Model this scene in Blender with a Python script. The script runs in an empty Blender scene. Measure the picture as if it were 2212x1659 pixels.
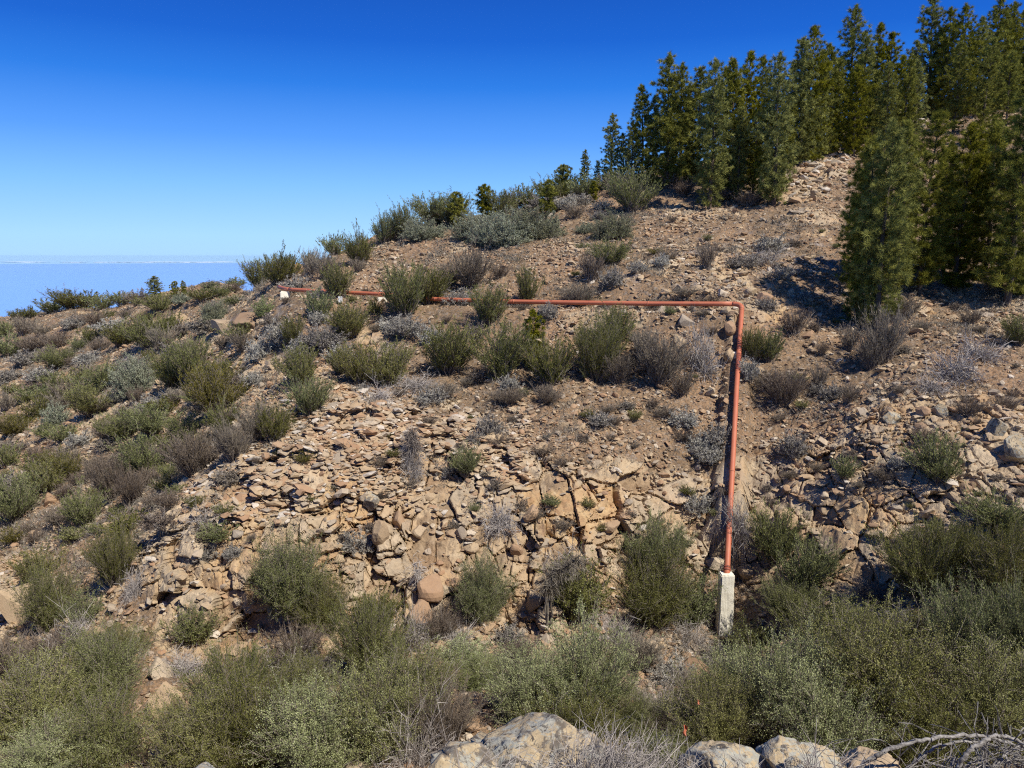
import bpy, bmesh, math, random
import numpy as np
from mathutils import Vector, Matrix
rng = np.random.default_rng(7)
PI = math.pi
SC = bpy.context.scene
HAZE_D, HAZE_C = 0.25e-5, (0.5, 0.75, 1.0, 1)
COL = SC.collection

# ------------------------------------------------------------------ camera maths
# the photograph is measured on a 2212 x 1659 grid; the camera stands at the origin
FPX, CX, CY = 1671.0, 1106.0, 829.5
PITCH = math.radians(9.4)
cp, sp = math.cos(PITCH), math.sin(PITCH)
def ray(px, py):
    a = (px - CX) / FPX; b = (CY - py) / FPX
    y = cp + b * sp; z = -sp + b * cp
    return a / y, z / y                       # X/Y and Z/Y of the line of sight
def project(P):
    d = P[..., 1] * cp - P[..., 2] * sp
    d = np.where(d < 0.05, 0.05, d)
    up = P[..., 1] * sp + P[..., 2] * cp
    return CX + FPX * P[..., 0] / d, CY - FPX * up / d

# ------------------------------------------------------------------ noise
def h3(ix, iy, iz, s):
    n = (ix.astype(np.int64) * 374761393 + iy.astype(np.int64) * 668265263 + iz.astype(np.int64) * 2147483647 + s * 974634777) & 0xFFFFFFFF
    n = ((n ^ (n >> 13)) * 1274126177) & 0xFFFFFFFF
    n = ((n ^ (n >> 16)) * 2246822519) & 0xFFFFFFFF
    return ((n ^ (n >> 15)) & 0xFFFFFF).astype(np.float32) / 16777215.0
def vnoise(P, s=0):
    f = np.floor(P); i = f.astype(np.int64); t = (P - f).astype(np.float32); t = t * t * (3 - 2 * t)
    x, y, z = i[:, 0], i[:, 1], i[:, 2]; a, b, c = t[:, 0], t[:, 1], t[:, 2]
    def L(u, v, w): return u + (v - u) * w
    r = L(L(L(h3(x, y, z, s), h3(x + 1, y, z, s), a), L(h3(x, y + 1, z, s), h3(x + 1, y + 1, z, s), a), b),
          L(L(h3(x, y, z + 1, s), h3(x + 1, y, z + 1, s), a), L(h3(x, y + 1, z + 1, s), h3(x + 1, y + 1, z + 1, s), a), b), c)
    return r * 2 - 1
def fbm(P, o=4, s=0, g=0.5):
    r = np.zeros(len(P), np.float32); a = 1.0; k = 1.0
    for j in range(o):
        r += a * vnoise(P * k + 13.7 * j, s + j); a *= g; k *= 2.03
    return r
def voronoi(P, s, k=1.5):
    """blocky cells: distance to the nearest and second cell, cell value, and a tilted plane inside the cell"""
    i = np.floor(P).astype(np.int64); n = len(P)
    f1 = np.full(n, 9.0, np.float32); f2 = np.full(n, 9.0, np.float32); cid = np.zeros(n, np.float32); pl = np.zeros(n, np.float32)
    for dx in (-1, 0, 1):
        for dy in (-1, 0, 1):
            for dz in (-1, 0, 1):
                a, b, c = i[:, 0] + dx, i[:, 1] + dy, i[:, 2] + dz; h0 = h3(a, b, c, s); h1 = h3(a, b, c, s + 1); h2 = h3(a, b, c, s + 2)
                ux = P[:, 0] - (a + 0.15 + 0.7 * h0); uy = P[:, 1] - (b + 0.15 + 0.7 * h1); uz = P[:, 2] - (c + 0.15 + 0.7 * h2)
                q = ((np.abs(ux) ** 3 + np.abs(uy) ** 3 + np.abs(uz) ** 3) ** (2 / 3.)).astype(np.float32)
                t = ((h1 * 7.31 % 1 - .5) * ux + (h2 * 5.17 % 1 - .5) * uz) * k
                m = q < f1
                f2 = np.where(m, f1, np.minimum(f2, q)); cid = np.where(m, h3(a, b, c, s + 3), cid); pl = np.where(m, t, pl); f1 = np.where(m, q, f1)
    return np.sqrt(f1), np.sqrt(f2), cid, pl
def sstep(a, b, x):
    t = np.clip((x - a) / (b - a), 0, 1); return t * t * (3 - 2 * t)

# ------------------------------------------------------------------ mesh helpers
def raw_mesh(name, V, F, attrs=None, mats=(), midx=None, smooth=False):
    V = np.asarray(V, np.float32); F = np.asarray(F, np.int32)
    me = bpy.data.meshes.new(name)
    me.vertices.add(len(V)); me.vertices.foreach_set('co', V.ravel())
    k = F.shape[1]
    me.loops.add(F.size); me.loops.foreach_set('vertex_index', F.ravel())
    me.polygons.add(len(F)); me.polygons.foreach_set('loop_start', np.arange(0, F.size, k, dtype=np.int32))
    if midx is not None: me.polygons.foreach_set('material_index', np.asarray(midx, np.int32))
    me.polygons.foreach_set('use_smooth', np.full(len(F), smooth, bool))
    for an, av in (attrs or {}).items():
        at = me.attributes.new(an, 'FLOAT', 'POINT'); at.data.foreach_set('value', np.asarray(av, np.float32))
    for m in mats: me.materials.append(m)
    me.update(calc_edges=True)
    return me
def link(name, me, parent=None):
    o = bpy.data.objects.new(name, me); COL.objects.link(o)
    if parent is not None: o.parent = parent
    return o
def tag(o, label=None, cat=None, group=None, kind=None):
    if label: o['label'] = label
    if cat: o['category'] = cat
    if group: o['group'] = group
    if kind: o['kind'] = kind
    return o
class Geo:
    """collects triangles"""
    def __init__(s): s.V = []; s.F = []; s.R = []; s.n = 0
    def add(s, V, F, R=None):
        V = np.asarray(V, np.float32).reshape(-1, 3); F = np.asarray(F, np.int64).reshape(-1, 3)
        s.V.append(V); s.F.append(F + s.n); s.n += len(V)
        s.R.append(np.full(len(V), 0.5, np.float32) if R is None else np.asarray(R, np.float32))
    def out(s): return np.concatenate(s.V), np.concatenate(s.F), np.concatenate(s.R)
def unit(v): return v / (np.linalg.norm(v, axis=-1, keepdims=True) + 1e-9)
def blades(g, p, d, L, w, r):
    """one triangle per leaf: base p, direction d, length L, width w"""
    n = len(p); d = unit(d)
    s = unit(np.cross(d, r.normal(size=(n, 3)))) * (np.asarray(w).reshape(-1, 1) * 0.5)
    V = np.stack([p - s, p + s, p + d * np.asarray(L).reshape(-1, 1)], 1).reshape(-1, 3)
    g.add(V, np.arange(3 * n).reshape(-1, 3), np.repeat(r.random(n), 3))
def rhombs(g, p, d, L, w, r):
    n = len(p); d = unit(d); L = np.broadcast_to(np.asarray(L, float), (n,)).reshape(-1, 1); w = np.broadcast_to(np.asarray(w, float), (n,)).reshape(-1, 1)
    s = unit(np.cross(d, r.normal(size=(n, 3)))) * (w * 0.5)
    V = np.stack([p, p + d * L * .5 - s, p + d * L, p + d * L * .5 + s], 1).reshape(-1, 3)
    b = np.arange(n)[:, None] * 4
    F = np.concatenate([b + np.array([[0, 1, 2]]), b + np.array([[0, 2, 3]])], 0)
    g.add(V, F, np.repeat(r.random(n), 4))
def sticks(g, p0, p1, w0, w1, r, cross=False):
    n = len(p0); d = unit(p1 - p0); s = unit(np.cross(d, r.normal(size=(n, 3))))
    w0 = np.broadcast_to(np.asarray(w0, float), (n,)).reshape(-1, 1) * .5; w1 = np.broadcast_to(np.asarray(w1, float), (n,)).reshape(-1, 1) * .5
    rr = np.repeat(r.random(n), 4)
    for k in range(2 if cross else 1):
        V = np.stack([p0 - s * w0, p0 + s * w0, p1 + s * w1, p1 - s * w1], 1).reshape(-1, 3)
        b = np.arange(n)[:, None] * 4
        g.add(V, np.concatenate([b + np.array([[0, 1, 2]]), b + np.array([[0, 2, 3]])], 0), rr)
        s = np.cross(d, s)
def tube(g, pts, rad, n=8, cap=True, R=0.5):
    P = [Vector(p) for p in pts]; V = []; F = []
    t0 = (P[1] - P[0]).normalized(); side = t0.orthogonal().normalized()
    for i, p in enumerate(P):
        t = ((P[min(i + 1, len(P) - 1)] - P[max(i - 1, 0)])).normalized()
        side = (side - t * side.dot(t)).normalized(); up = t.cross(side)
        rr = rad[i] if hasattr(rad, '__len__') else rad
        for k in range(n):
            a = 2 * PI * k / n; V.append(p + (side * math.cos(a) + up * math.sin(a)) * rr)
    for i in range(len(P) - 1):
        for k in range(n):
            a = i * n + k; b = i * n + (k + 1) % n
            F += [(a, b, b + n), (a, b + n, a + n)]
    if cap:
        c0 = len(V); V.append(P[0]); V.append(P[-1]); e = (len(P) - 1) * n
        for k in range(n):
            F += [(c0, (k + 1) % n, k), (c0 + 1, e + k, e + (k + 1) % n)]
    V = np.array([tuple(v) for v in V]); g.add(V, np.array(F), np.full(len(V), R))

# ------------------------------------------------------------------ materials
def new_mat(name):
    m = bpy.data.materials.new(name); m.use_nodes = True; nt = m.node_tree; nt.nodes.clear()
    out = nt.nodes.new('ShaderNodeOutputMaterial'); return m, nt, out
class NB:
    def __init__(s, nt): s.nt = nt
    def n(s, t, **k):
        nd = s.nt.nodes.new(t)
        for a, b in k.items(): setattr(nd, a, b)
        return nd
    def l(s, a, b): s.nt.links.new(a, b)
    def noise(s, vec, scale, detail=4, rough=0.55, dist=0):
        nd = s.n('ShaderNodeTexNoise'); nd.inputs['Scale'].default_value = scale; nd.inputs['Detail'].default_value = detail
        nd.inputs['Roughness'].default_value = rough; nd.inputs['Distortion'].default_value = dist; s.l(vec, nd.inputs['Vector']); return nd.outputs['Fac']
    def ramp(s, fac, stops):
        nd = s.n('ShaderNodeValToRGB'); e = nd.color_ramp.elements
        while len(e) < len(stops): e.new(0.5)
        for q, (p, c) in zip(e, stops): q.position = p; q.color = (c, c, c, 1) if isinstance(c, (int, float)) else (*c, 1)
        s.l(fac, nd.inputs['Fac']); return nd.outputs['Color']
    def mix(s, fac, a, b, mode='MIX'):
        nd = s.n('ShaderNodeMix', data_type='RGBA', blend_type=mode)
        if isinstance(fac, (int, float)): nd.inputs[0].default_value = fac
        else: s.l(fac, nd.inputs[0])
        for v, i in ((a, 6), (b, 7)):
            if isinstance(v, tuple): nd.inputs[i].default_value = (*v, 1)
            else: s.l(v, nd.inputs[i])
        return nd.outputs[2]
    def math(s, op, a, b=0.0, c=None):
        nd = s.n('ShaderNodeMath', operation=op)
        for v, i in ((a, 0), (b, 1), (c, 2)):
            if v is None: continue
            if isinstance(v, (int, float)): nd.inputs[i].default_value = v
            else: s.l(v, nd.inputs[i])
        return nd.outputs[0]
    def attr(s, name): return s.n('ShaderNodeAttribute', attribute_name=name).outputs['Fac']
    def bump(s, h, strength, dist):
        nd = s.n('ShaderNodeBump'); nd.inputs['Strength'].default_value = strength; nd.inputs['Distance'].default_value = dist; s.l(h, nd.inputs['Height']); return nd.outputs['Normal']
    def principled(s, out, col, rough=0.85, normal=None, spec=0.2):
        b = s.n('ShaderNodeBsdfPrincipled')
        if isinstance(col, tuple): b.inputs['Base Color'].default_value = (*col, 1)
        else: s.l(col, b.inputs['Base Color'])
        if isinstance(rough, (int, float)): b.inputs['Roughness'].default_value = rough
        else: s.l(rough, b.inputs['Roughness'])
        b.inputs['Specular IOR Level'].default_value = spec
        if normal is not None: s.l(normal, b.inputs['Normal'])
        if out is not None: s.l(b.outputs[0], out.inputs[0])
        return b.outputs[0]

def leaf_mat(name, c1, c2, c3, trans=0.25, vary=0.55):
    hv = .014 if 'pine' in name else .035
    m, nt, out = new_mat(name); B = NB(nt)
    r = B.attr('rnd'); oi = B.n('ShaderNodeObjectInfo').outputs['Random']
    tc = B.n('ShaderNodeTexCoord').outputs['Object']
    col = B.ramp(r, [(0, c1), (0.55, c2), (1, c3)])
    clump = B.noise(tc, 5.0, 3)
    col = B.mix(B.ramp(clump, [(.40, 0.0), (.65, .75)]), col, c3)
    col = B.mix(B.ramp(B.noise(tc, 2.6, 2), [(.46, 0.0), (.62, .6)]), col, c1)
    hs = B.n('ShaderNodeHueSaturation'); B.l(col, hs.inputs['Color'])
    B.l(B.math('MULTIPLY_ADD', oi, hv, 0.5 - hv / 2), hs.inputs['Hue'])
    B.l(B.math('MULTIPLY_ADD', oi, vary, 1 - vary / 2), hs.inputs['Value'])
    B.l(B.math('MULTIPLY_ADD', oi, -0.3, 1.1), hs.inputs['Saturation'])
    p = B.principled(None, hs.outputs[0], 0.7, spec=0.06)
    t = B.n('ShaderNodeBsdfTranslucent'); B.l(hs.outputs[0], t.inputs[0])
    mx = B.n('ShaderNodeMixShader'); mx.inputs[0].default_value = trans
    B.l(p, mx.inputs[1]); B.l(t.outputs[0], mx.inputs[2]); B.l(mx.outputs[0], out.inputs[0])
    return m
def wood_mat(name, c1, c2):
    m, nt, out = new_mat(name); B = NB(nt)
    r = B.attr('rnd'); tc = B.n('ShaderNodeTexCoord').outputs['Object']
    col = B.ramp(r, [(0, c1), (1, c2)])
    n = B.noise(tc, 22, 5, 0.65)
    col = B.mix(B.ramp(n, [(0.35, 0.0), (0.7, 1.0)]), col, tuple(min(1, x * 1.35) for x in c2))
    B.principled(out, col, 0.9, B.bump(n, 0.5, 0.02)); return m
M = {}
M['broom'] = leaf_mat('broom_green', (0.088, 0.098, 0.024), (0.185, 0.195, 0.052), (0.31, 0.31, 0.105))
M['olive'] = leaf_mat('olive_green', (0.105, 0.105, 0.026), (0.20, 0.195, 0.048), (0.31, 0.285, 0.085))
M['fresh'] = leaf_mat('fresh_green', (0.12, 0.15, 0.045), (0.23, 0.27, 0.08), (0.34, 0.37, 0.14))
M['leafy'] = leaf_mat('leafy_green', (0.15, 0.165, 0.05), (0.31, 0.33, 0.115), (0.50, 0.51, 0.23))
M['dome'] = leaf_mat('greygreen_cushion', (0.14, 0.15, 0.085), (0.25, 0.265, 0.155), (0.37, 0.38, 0.25), 0.15)
M['brown'] = leaf_mat('brown_dry', (0.115, 0.09, 0.062), (0.21, 0.165, 0.115), (0.30, 0.24, 0.165), 0.12)
M['white'] = leaf_mat('silver_dry', (0.18, 0.16, 0.13), (0.31, 0.285, 0.235), (0.46, 0.43, 0.36), 0.12)
M['greytwig'] = leaf_mat('grey_twigs', (0.11, 0.085, 0.06), (0.19, 0.152, 0.112), (0.31, 0.26, 0.20), 0.1)
M['pine'] = leaf_mat('pine_needles', (0.050, 0.058, 0.009), (0.175, 0.178, 0.024), (0.42, 0.395, 0.060), 0.08, 0.3)
M['stem'] = wood_mat('shrub_stem', (0.10, 0.08, 0.065), (0.22, 0.185, 0.155))
M['palestem'] = wood_mat('pale_dead_wood', (0.24, 0.21, 0.19), (0.40, 0.36, 0.32))
M['bark'] = wood_mat('pine_bark', (0.045, 0.032, 0.024), (0.11, 0.08, 0.06))

def rock_colour(B, vec, r=None):
    n1 = B.noise(vec, 0.55, 5, 0.6); n2 = B.noise(vec, 2.6, 6, 0.65, 0.4); n3 = B.noise(vec, 9, 5, 0.7)
    col = B.ramp(n2, [(0.28, (0.20, 0.14, 0.085)), (0.42, (0.36, 0.255, 0.15)), (0.56, (0.47, 0.35, 0.215)), (0.72, (0.57, 0.455, 0.305))])
    col = B.mix(B.ramp(n1, [(0.50, 0.0), (0.66, 0.8)]), col, (0.46, 0.25, 0.11))
    col = B.mix(B.ramp(n3, [(0.55, 0.0), (0.75, 0.55)]), col, (0.36, 0.33, 0.295))
    if r is not None:
        col = B.mix(0.75, col, B.ramp(r, [(0, (0.20, 0.13, 0.08)), (0.2, (0.37, 0.215, 0.12)), (0.40, (0.38, 0.275, 0.165)), (0.62, (0.47, 0.35, 0.215)), (0.82, (0.30, 0.26, 0.21)), (0.95, (0.54, 0.44, 0.31)), (1, (0.62, 0.56, 0.47))]))
    return col, n2, n3
def rock_mat(name, use_rnd=False, lichen=False):
    m, nt, out = new_mat(name); B = NB(nt)
    g = B.n('ShaderNodeNewGeometry').outputs['Position']
    r = B.attr('rnd') if use_rnd else B.n('ShaderNodeObjectInfo').outputs['Random']
    col, n2, n3 = rock_colour(B, g, None if lichen else r)
    fine = B.noise(g, 28, 5, 0.7)
    if lichen:
        col = B.mix(0.55, col, (0.44, 0.35, 0.20))
        a = B.noise(g, 7.5, 6, 0.75, 0.8)
        col = B.mix(B.ramp(a, [(0.50, 0.0), (0.54, 0.9)]), col, (0.33, 0.33, 0.28))
        b = B.noise(g, 11.0, 5, 0.7, 1.2)
        col = B.mix(B.ramp(b, [(0.565, 0.0), (0.59, 0.95)]), col, (0.06, 0.052, 0.045))
        c = B.noise(g, 2.2, 6, 0.8, 0.5)
        col = B.mix(B.ramp(c, [(0.53, 0.0), (0.57, 0.85)]), col, (0.10, 0.085, 0.07))
        d = B.noise(g, 34, 3, 0.8)
        col = B.mix(B.ramp(d, [(0.5, 0.0), (0.8, 0.6)]), col, (0.60, 0.56, 0.42))
    col = B.mix(B.ramp(fine, [(0.3, 0.35), (0.6, 0.0)]), col, (0.16, 0.12, 0.09))
    h = B.math('ADD', B.math('MULTIPLY', n3, 0.7), B.math('MULTIPLY', fine, 0.35))
    B.principled(out, col, 0.92, B.bump(h, 0.6, 0.04)); return m
M['stones'] = rock_mat('loose_stone', True)
M['rock'] = rock_mat('tan_rock')
M['lichen'] = rock_mat('lichen_rock', lichen=True)

def terrain_mat():
    m, nt, out = new_mat('hillside_ground'); B = NB(nt)
    g = B.n('ShaderNodeNewGeometry').outputs['Position']
    rk, n2, n3 = rock_colour(B, g)
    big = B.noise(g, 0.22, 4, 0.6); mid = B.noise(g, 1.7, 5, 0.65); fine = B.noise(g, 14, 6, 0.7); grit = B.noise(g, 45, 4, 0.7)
    soil = B.ramp(mid, [(0.3, (0.125, 0.080, 0.044)), (0.5, (0.225, 0.147, 0.080)), (0.7, (0.32, 0.222, 0.130))])
    soil = B.mix(B.ramp(big, [(0.42, 0.0), (0.62, 0.8)]), soil, (0.36, 0.215, 0.115))
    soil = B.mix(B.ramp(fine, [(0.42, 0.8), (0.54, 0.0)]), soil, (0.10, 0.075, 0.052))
    soil = B.mix(B.ramp(B.noise(g, 6.0, 5, 0.75), [(0.52, 0.0), (0.66, 0.7)]), soil, (0.27, 0.235, 0.20))
    soil = B.mix(B.ramp(grit, [(0.55, 0.0), (0.68, 0.75)]), soil, (0.42, 0.33, 0.24))
    lit = B.ramp(fine, [(0.3, (0.15, 0.125, 0.11)), (0.5, (0.26, 0.225, 0.20)), (0.7, (0.40, 0.36, 0.33))])
    lm = B.math('ADD', B.attr('litter'), B.math('MULTIPLY', B.math('SUBTRACT', B.noise(g, 0.9, 5, 0.65), 0.5), 2.4))
    soil = B.mix(B.ramp(lm, [(0.4, 0.0), (0.75, 0.85)]), soil, lit)
    rm = B.math('ADD', B.attr('rock'), B.math('MULTIPLY', B.math('SUBTRACT', mid, 0.5), 0.8))
    rk = B.mix(.6, rk, B.ramp(B.attr('blk'), [(.15, (.22, .15, .09)), (.33, (.40, .28, .165)), (.48, (.48, .36, .22)), (.63, (.33, .275, .20)), (.85, (.54, .43, .29))]))
    rk = B.mix(B.ramp(B.attr('ochre'), [(0.25, 0.0), (0.7, 0.6)]), rk, B.ramp(n2, [(0.35, (0.36, 0.19, 0.085)), (0.6, (0.54, 0.36, 0.17)), (0.75, (0.58, 0.46, 0.29))]))
    col = B.mix(B.ramp(rm, [(0.32, 0.0), (0.5, 1.0)]), soil, rk)
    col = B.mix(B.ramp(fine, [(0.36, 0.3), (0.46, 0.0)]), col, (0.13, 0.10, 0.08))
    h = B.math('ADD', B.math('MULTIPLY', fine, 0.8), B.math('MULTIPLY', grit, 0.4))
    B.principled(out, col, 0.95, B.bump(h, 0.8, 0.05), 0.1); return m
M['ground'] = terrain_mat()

# ------------------------------------------------------------------ the hillside
cols = {
 -500: [(1659, 13), (1250, 28), (1000, 44), (800, 70), (715, 100)],
 0: [(1659, 13), (1450, 19), (1250, 26), (1100, 33), (950, 43), (800, 60), (730, 75), (688, 92)],
 300: [(1659, 12.5), (1480, 16), (1350, 18.7), (1230, 20.5), (1130, 25), (1000, 32), (850, 41), (700, 57), (650, 74)],
 380: [(1659, 12.5), (1480, 15.8), (1350, 18.5), (1210, 20), (1090, 23.5), (980, 29.5), (850, 37.5), (700, 52), (643, 70)],
 520: [(1659, 12.4), (1500, 15.4), (1350, 18.2), (1200, 19.5), (1070, 21.2), (955, 25.5), (850, 31), (710, 40), (650, 47), (616, 59)],
 150: [(1659, 12.8), (1450, 17.8), (1230, 24), (1100, 29.5), (950, 38.5), (800, 53), (730, 66), (670, 84)],
 450: [(1659, 12.5), (1500, 15.5), (1350, 18.3), (1200, 19.6), (1060, 21.6), (950, 28), (850, 34), (700, 48), (628, 66)],
 600: [(1659, 12.3), (1500, 15.3), (1350, 18.2), (1200, 19.4), (1080, 20.8), (960, 23.5), (850, 28), (720, 34), (640, 38.5), (600, 48)],
 800: [(1659, 12.2), (1500, 15), (1350, 18.2), (1150, 20.3), (1000, 22), (900, 24.5), (800, 28.5), (640, 36.3), (560, 44), (528, 54)],
 1000: [(1659, 12), (1550, 13.3), (1370, 18.7), (1150, 20.8), (1000, 23), (850, 26.5), (750, 29.7), (650, 33.5), (550, 41), (500, 48), (476, 56)],
 1250: [(1659, 12), (1550, 13.3), (1380, 18.6), (1150, 20.6), (1000, 22.5), (850, 26), (750, 28.7), (655, 31.5), (550, 37.5), (450, 48), (408, 58)],
 1565: [(1659, 12), (1550, 13.3), (1350, 20.2), (1150, 21.8), (1000, 23.5), (850, 25.8), (750, 27.3), (650, 29.8), (550, 35), (460, 43), (400, 50), (338, 63)],
 1900: [(1659, 11.8), (1550, 12.8), (1350, 17.2), (1200, 18.8), (1050, 20.2), (900, 22), (800, 24.8), (700, 28.8), (600, 33.5), (480, 40), (350, 52), (280, 65), (258, 74)],
 2212: [(1659, 11.6), (1550, 12.3), (1350, 15.5), (1200, 17.2), (1050, 18.7), (900, 21), (800, 23.6), (700, 27.8), (600, 33), (450, 42.5), (350, 52), (250, 67), (205, 82)],
 2800: [(1659, 11), (1350, 14.5), (1050, 18), (900, 20.5), (750, 25), (600, 32), (400, 46), (250, 66), (180, 82)],
}
K = []
for px, lst in cols.items():
    for py, Y in lst:
        u, w = ray(px, py); K.append((u, math.log(Y), w))
    py, Y = lst[-1]; u, w = ray(px, py); z = w * Y
    for k, dz in ((1.18, 3.0), (1.45, 11.0), (1.9, 32.0)):
        K.append((u, math.log(Y * k), (z - dz) / (Y * k)))
for X in (-2.2, -1.1, -0.5, 0, 0.5, 1.1, 2.2):
    for Y, z in ((1.0, -1.66), (1.8, -1.75), (2.8, -2.35), (4.0, -3.5), (5.5, -5.0), (7.5, -6.9), (9.5, -8.2)):
        K.append((X, math.log(Y), (z - max(0, -X) * 0.2) / Y))
K = np.array(K)
def tps_phi(r2): return 0.5 * r2 * np.log(r2 + 1e-12)
SXY = np.array([1.3, 1.0])
kp = K[:, :2] * SXY
n = len(K); A = np.zeros((n + 3, n + 3))
d2 = ((kp[:, None] - kp[None]) ** 2).sum(-1)
A[:n, :n] = tps_phi(d2) + np.eye(n) * 3e-4
A[:n, n] = 1; A[:n, n + 1:] = kp; A[n, :n] = 1; A[n + 1:, :n] = kp.T
sol = np.linalg.solve(A, np.concatenate([K[:, 2], np.zeros(3)]))
def wfun(u, v):
    q = np.stack([u * SXY[0], v * SXY[1]], -1); r = sol[n] + q @ sol[n + 1:]
    for i in range(n): r = r + sol[i] * tps_phi(((q - kp[i]) ** 2).sum(-1))
    return r
# coarse table of the spline, then bilinear look-ups
U_T = np.linspace(-2.6, 2.6, 261); V_T = np.linspace(0.0, math.log(165), 420)
UU, VV = np.meshgrid(U_T, V_T); W_T = wfun(UU, VV)
def wlook(u, v):
    a = np.clip((u - U_T[0]) / (U_T[1] - U_T[0]), 0, len(U_T) - 1.001); b = np.clip((v - V_T[0]) / (V_T[1] - V_T[0]), 0, len(V_T) - 1.001)
    i = a.astype(int); j = b.astype(int); a = a - i; b = b - j
    return (W_T[j, i] * (1 - a) + W_T[j, i + 1] * a) * (1 - b) + (W_T[j + 1, i] * (1 - a) + W_T[j + 1, i + 1] * a) * b
_V = np.linspace(math.log(3.0), math.log(110), 6000)
def hitY(px, py):
    u, w = ray(px, py); ww = wlook(np.full(len(_V), u), _V); k = np.argmax(ww >= w)
    if ww[k] < w: k = int(np.argmax(ww[len(_V) // 3:])) + len(_V) // 3       # just above the ridge: take the crest
    return math.exp(_V[k])

# red pipe centre lines (needed before the ground, which keeps clear of them)
def at(px, py, Y):
    u, w = ray(px, py); return Vector((u * Y, Y, w * Y))
riser = [at(1569.6, 1258, 20.10), at(1570, 1236, 20.05), at(1591, 838, 25.0), at(1601, 668, 28.4)]
bend = at(1603, 656.5, 28.65)
main = [at(1592, 656, 28.75), at(1400, 656, 30.0), at(1110, 651.5, 32.3), at(940, 646, 34.0), at(820, 635, 35.4), at(700, 629.5, 37.0), at(625, 625, 38.2)]
pipe_end = [at(612, 623.5, 38.5), at(604, 620.5, 39.1), at(602, 619.5, 40.2)]

uc = np.concatenate([np.linspace(-2.5, -0.74, 60)[:-1], np.linspace(-0.74, 0.74, 1080), np.linspace(0.74, 2.5, 60)[1:]])
def grow(a, b, s): return list(np.exp(np.arange(math.log(a), math.log(b), s)))
yr = grow(1.0, 4, .02) + grow(4, 17, .0045) + grow(17, 31, .00135) + grow(31, 95, .0024) + grow(95, 160, .012)
yr = np.array(yr); NR, NC = len(yr), len(uc)
Ug, Yg = np.meshgrid(uc, yr)
Zg = wlook(Ug, np.log(Yg)) * Yg
P = np.stack([Ug * Yg, Yg, Zg], -1).reshape(-1, 3)
def grid_normals(P):
    G = P.reshape(NR, NC, 3); du = np.gradient(G, axis=1); dv = np.gradient(G, axis=0)
    return unit(np.cross(du, dv)).reshape(-1, 3)
PX, PY = project(P)
def poly_mask(poly, soft=35):
    """soft inside-ness of a region of the hill outlined on the photo grid"""
    poly = np.array(poly, float); ins = np.zeros(len(PX), bool); dmin = np.full(len(PX), 1e9)
    for (x0, y0), (x1, y1) in zip(poly, np.roll(poly, -1, 0)):
        c = ((y0 > PY) != (y1 > PY)) & (PX < (x1 - x0) * (PY - y0) / (y1 - y0 + 1e-9) + x0); ins ^= c
        ex, ey = x1 - x0, y1 - y0; t = np.clip(((PX - x0) * ex + (PY - y0) * ey) / (ex * ex + ey * ey), 0, 1)
        dmin = np.minimum(dmin, np.hypot(PX - x0 - t * ex, PY - y0 - t * ey))
    return sstep(-soft, soft, np.where(ins, dmin, -dmin) )
edge = fbm(P * 0.9, 3, 77) * 45
PX = PX + edge; PY = PY + fbm(P * 0.9, 3, 87) * 35
Y0 = P[:, 1]
cliff = poly_mask([(285, 1200), (380, 1110), (560, 1010), (650, 900), (1000, 900), (1150, 1010), (1500, 1020), (1560, 1120), (1350, 1210), (1250, 1360), (900, 1390), (330, 1400)])
cliff = np.maximum(cliff, poly_mask([(1640, 1010), (1850, 900), (1900, 850), (2260, 870), (2260, 1180), (2100, 1160), (1900, 1190), (1640, 1180)]))
cliff = np.maximum(cliff, poly_mask([(-60, 1180), (60, 1190), (60, 1400), (-60, 1420)], 15))
cliff = np.maximum(cliff, .9 * poly_mask([(1330, 1010), (1680, 1000), (2000, 1180), (2000, 1300), (1640, 1260), (1340, 1250)], 40))
outc = poly_mask([(430, 730), (560, 690), (600, 740), (470, 780)], 14)
for pl in ([(360, 680), (400, 668), (420, 700), (350, 715)], [(60, 860), (240, 790), (230, 820), (80, 890)], [(500, 790), (590, 780), (600, 860), (520, 880)],
           [(1560, 640), (1720, 610), (1740, 670), (1600, 720)], [(1680, 400), (1800, 300), (1840, 300), (1800, 420), (1720, 460)],
           [(20, 900), (130, 850), (180, 860), (30, 930)], [(130, 940), (170, 900), (180, 910), (140, 960)]):
    outc = np.maximum(outc, poly_mask(pl, 14))
outc = np.maximum(outc, sstep(0.42, 0.62, fbm(P * 0.33, 3, 55)) * 0.85 * sstep(15, 18, Y0))
near = sstep(14.5, 17.5, Y0)
cliff = cliff * near
rock = np.maximum(cliff, outc * 0.9)
ochre = np.maximum(poly_mask([(720, 1050), (800, 1040), (800, 1150), (700, 1160)], 18), poly_mask([(1130, 1060), (1330, 1050), (1360, 1120), (1150, 1190)], 26))
ochre = np.maximum(ochre, sstep(.38, .75, fbm(P * .55, 3, 444)) * .6)
litter = np.clip(poly_mask([(430, 640), (600, 640), (900, 700), (900, 760), (600, 790), (300, 860), (200, 800)], 60) * .45 + poly_mask([(1300, 560), (1800, 470), (1850, 640), (1300, 640)], 50) * .4
                 + poly_mask([(0, 700), (300, 680), (500, 900), (100, 1300), (0, 1300)], 60) * .3 + poly_mask([(1100, 1330), (1600, 1330), (1600, 1500), (1000, 1450)], 60) * .9, 0, 1)

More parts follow.
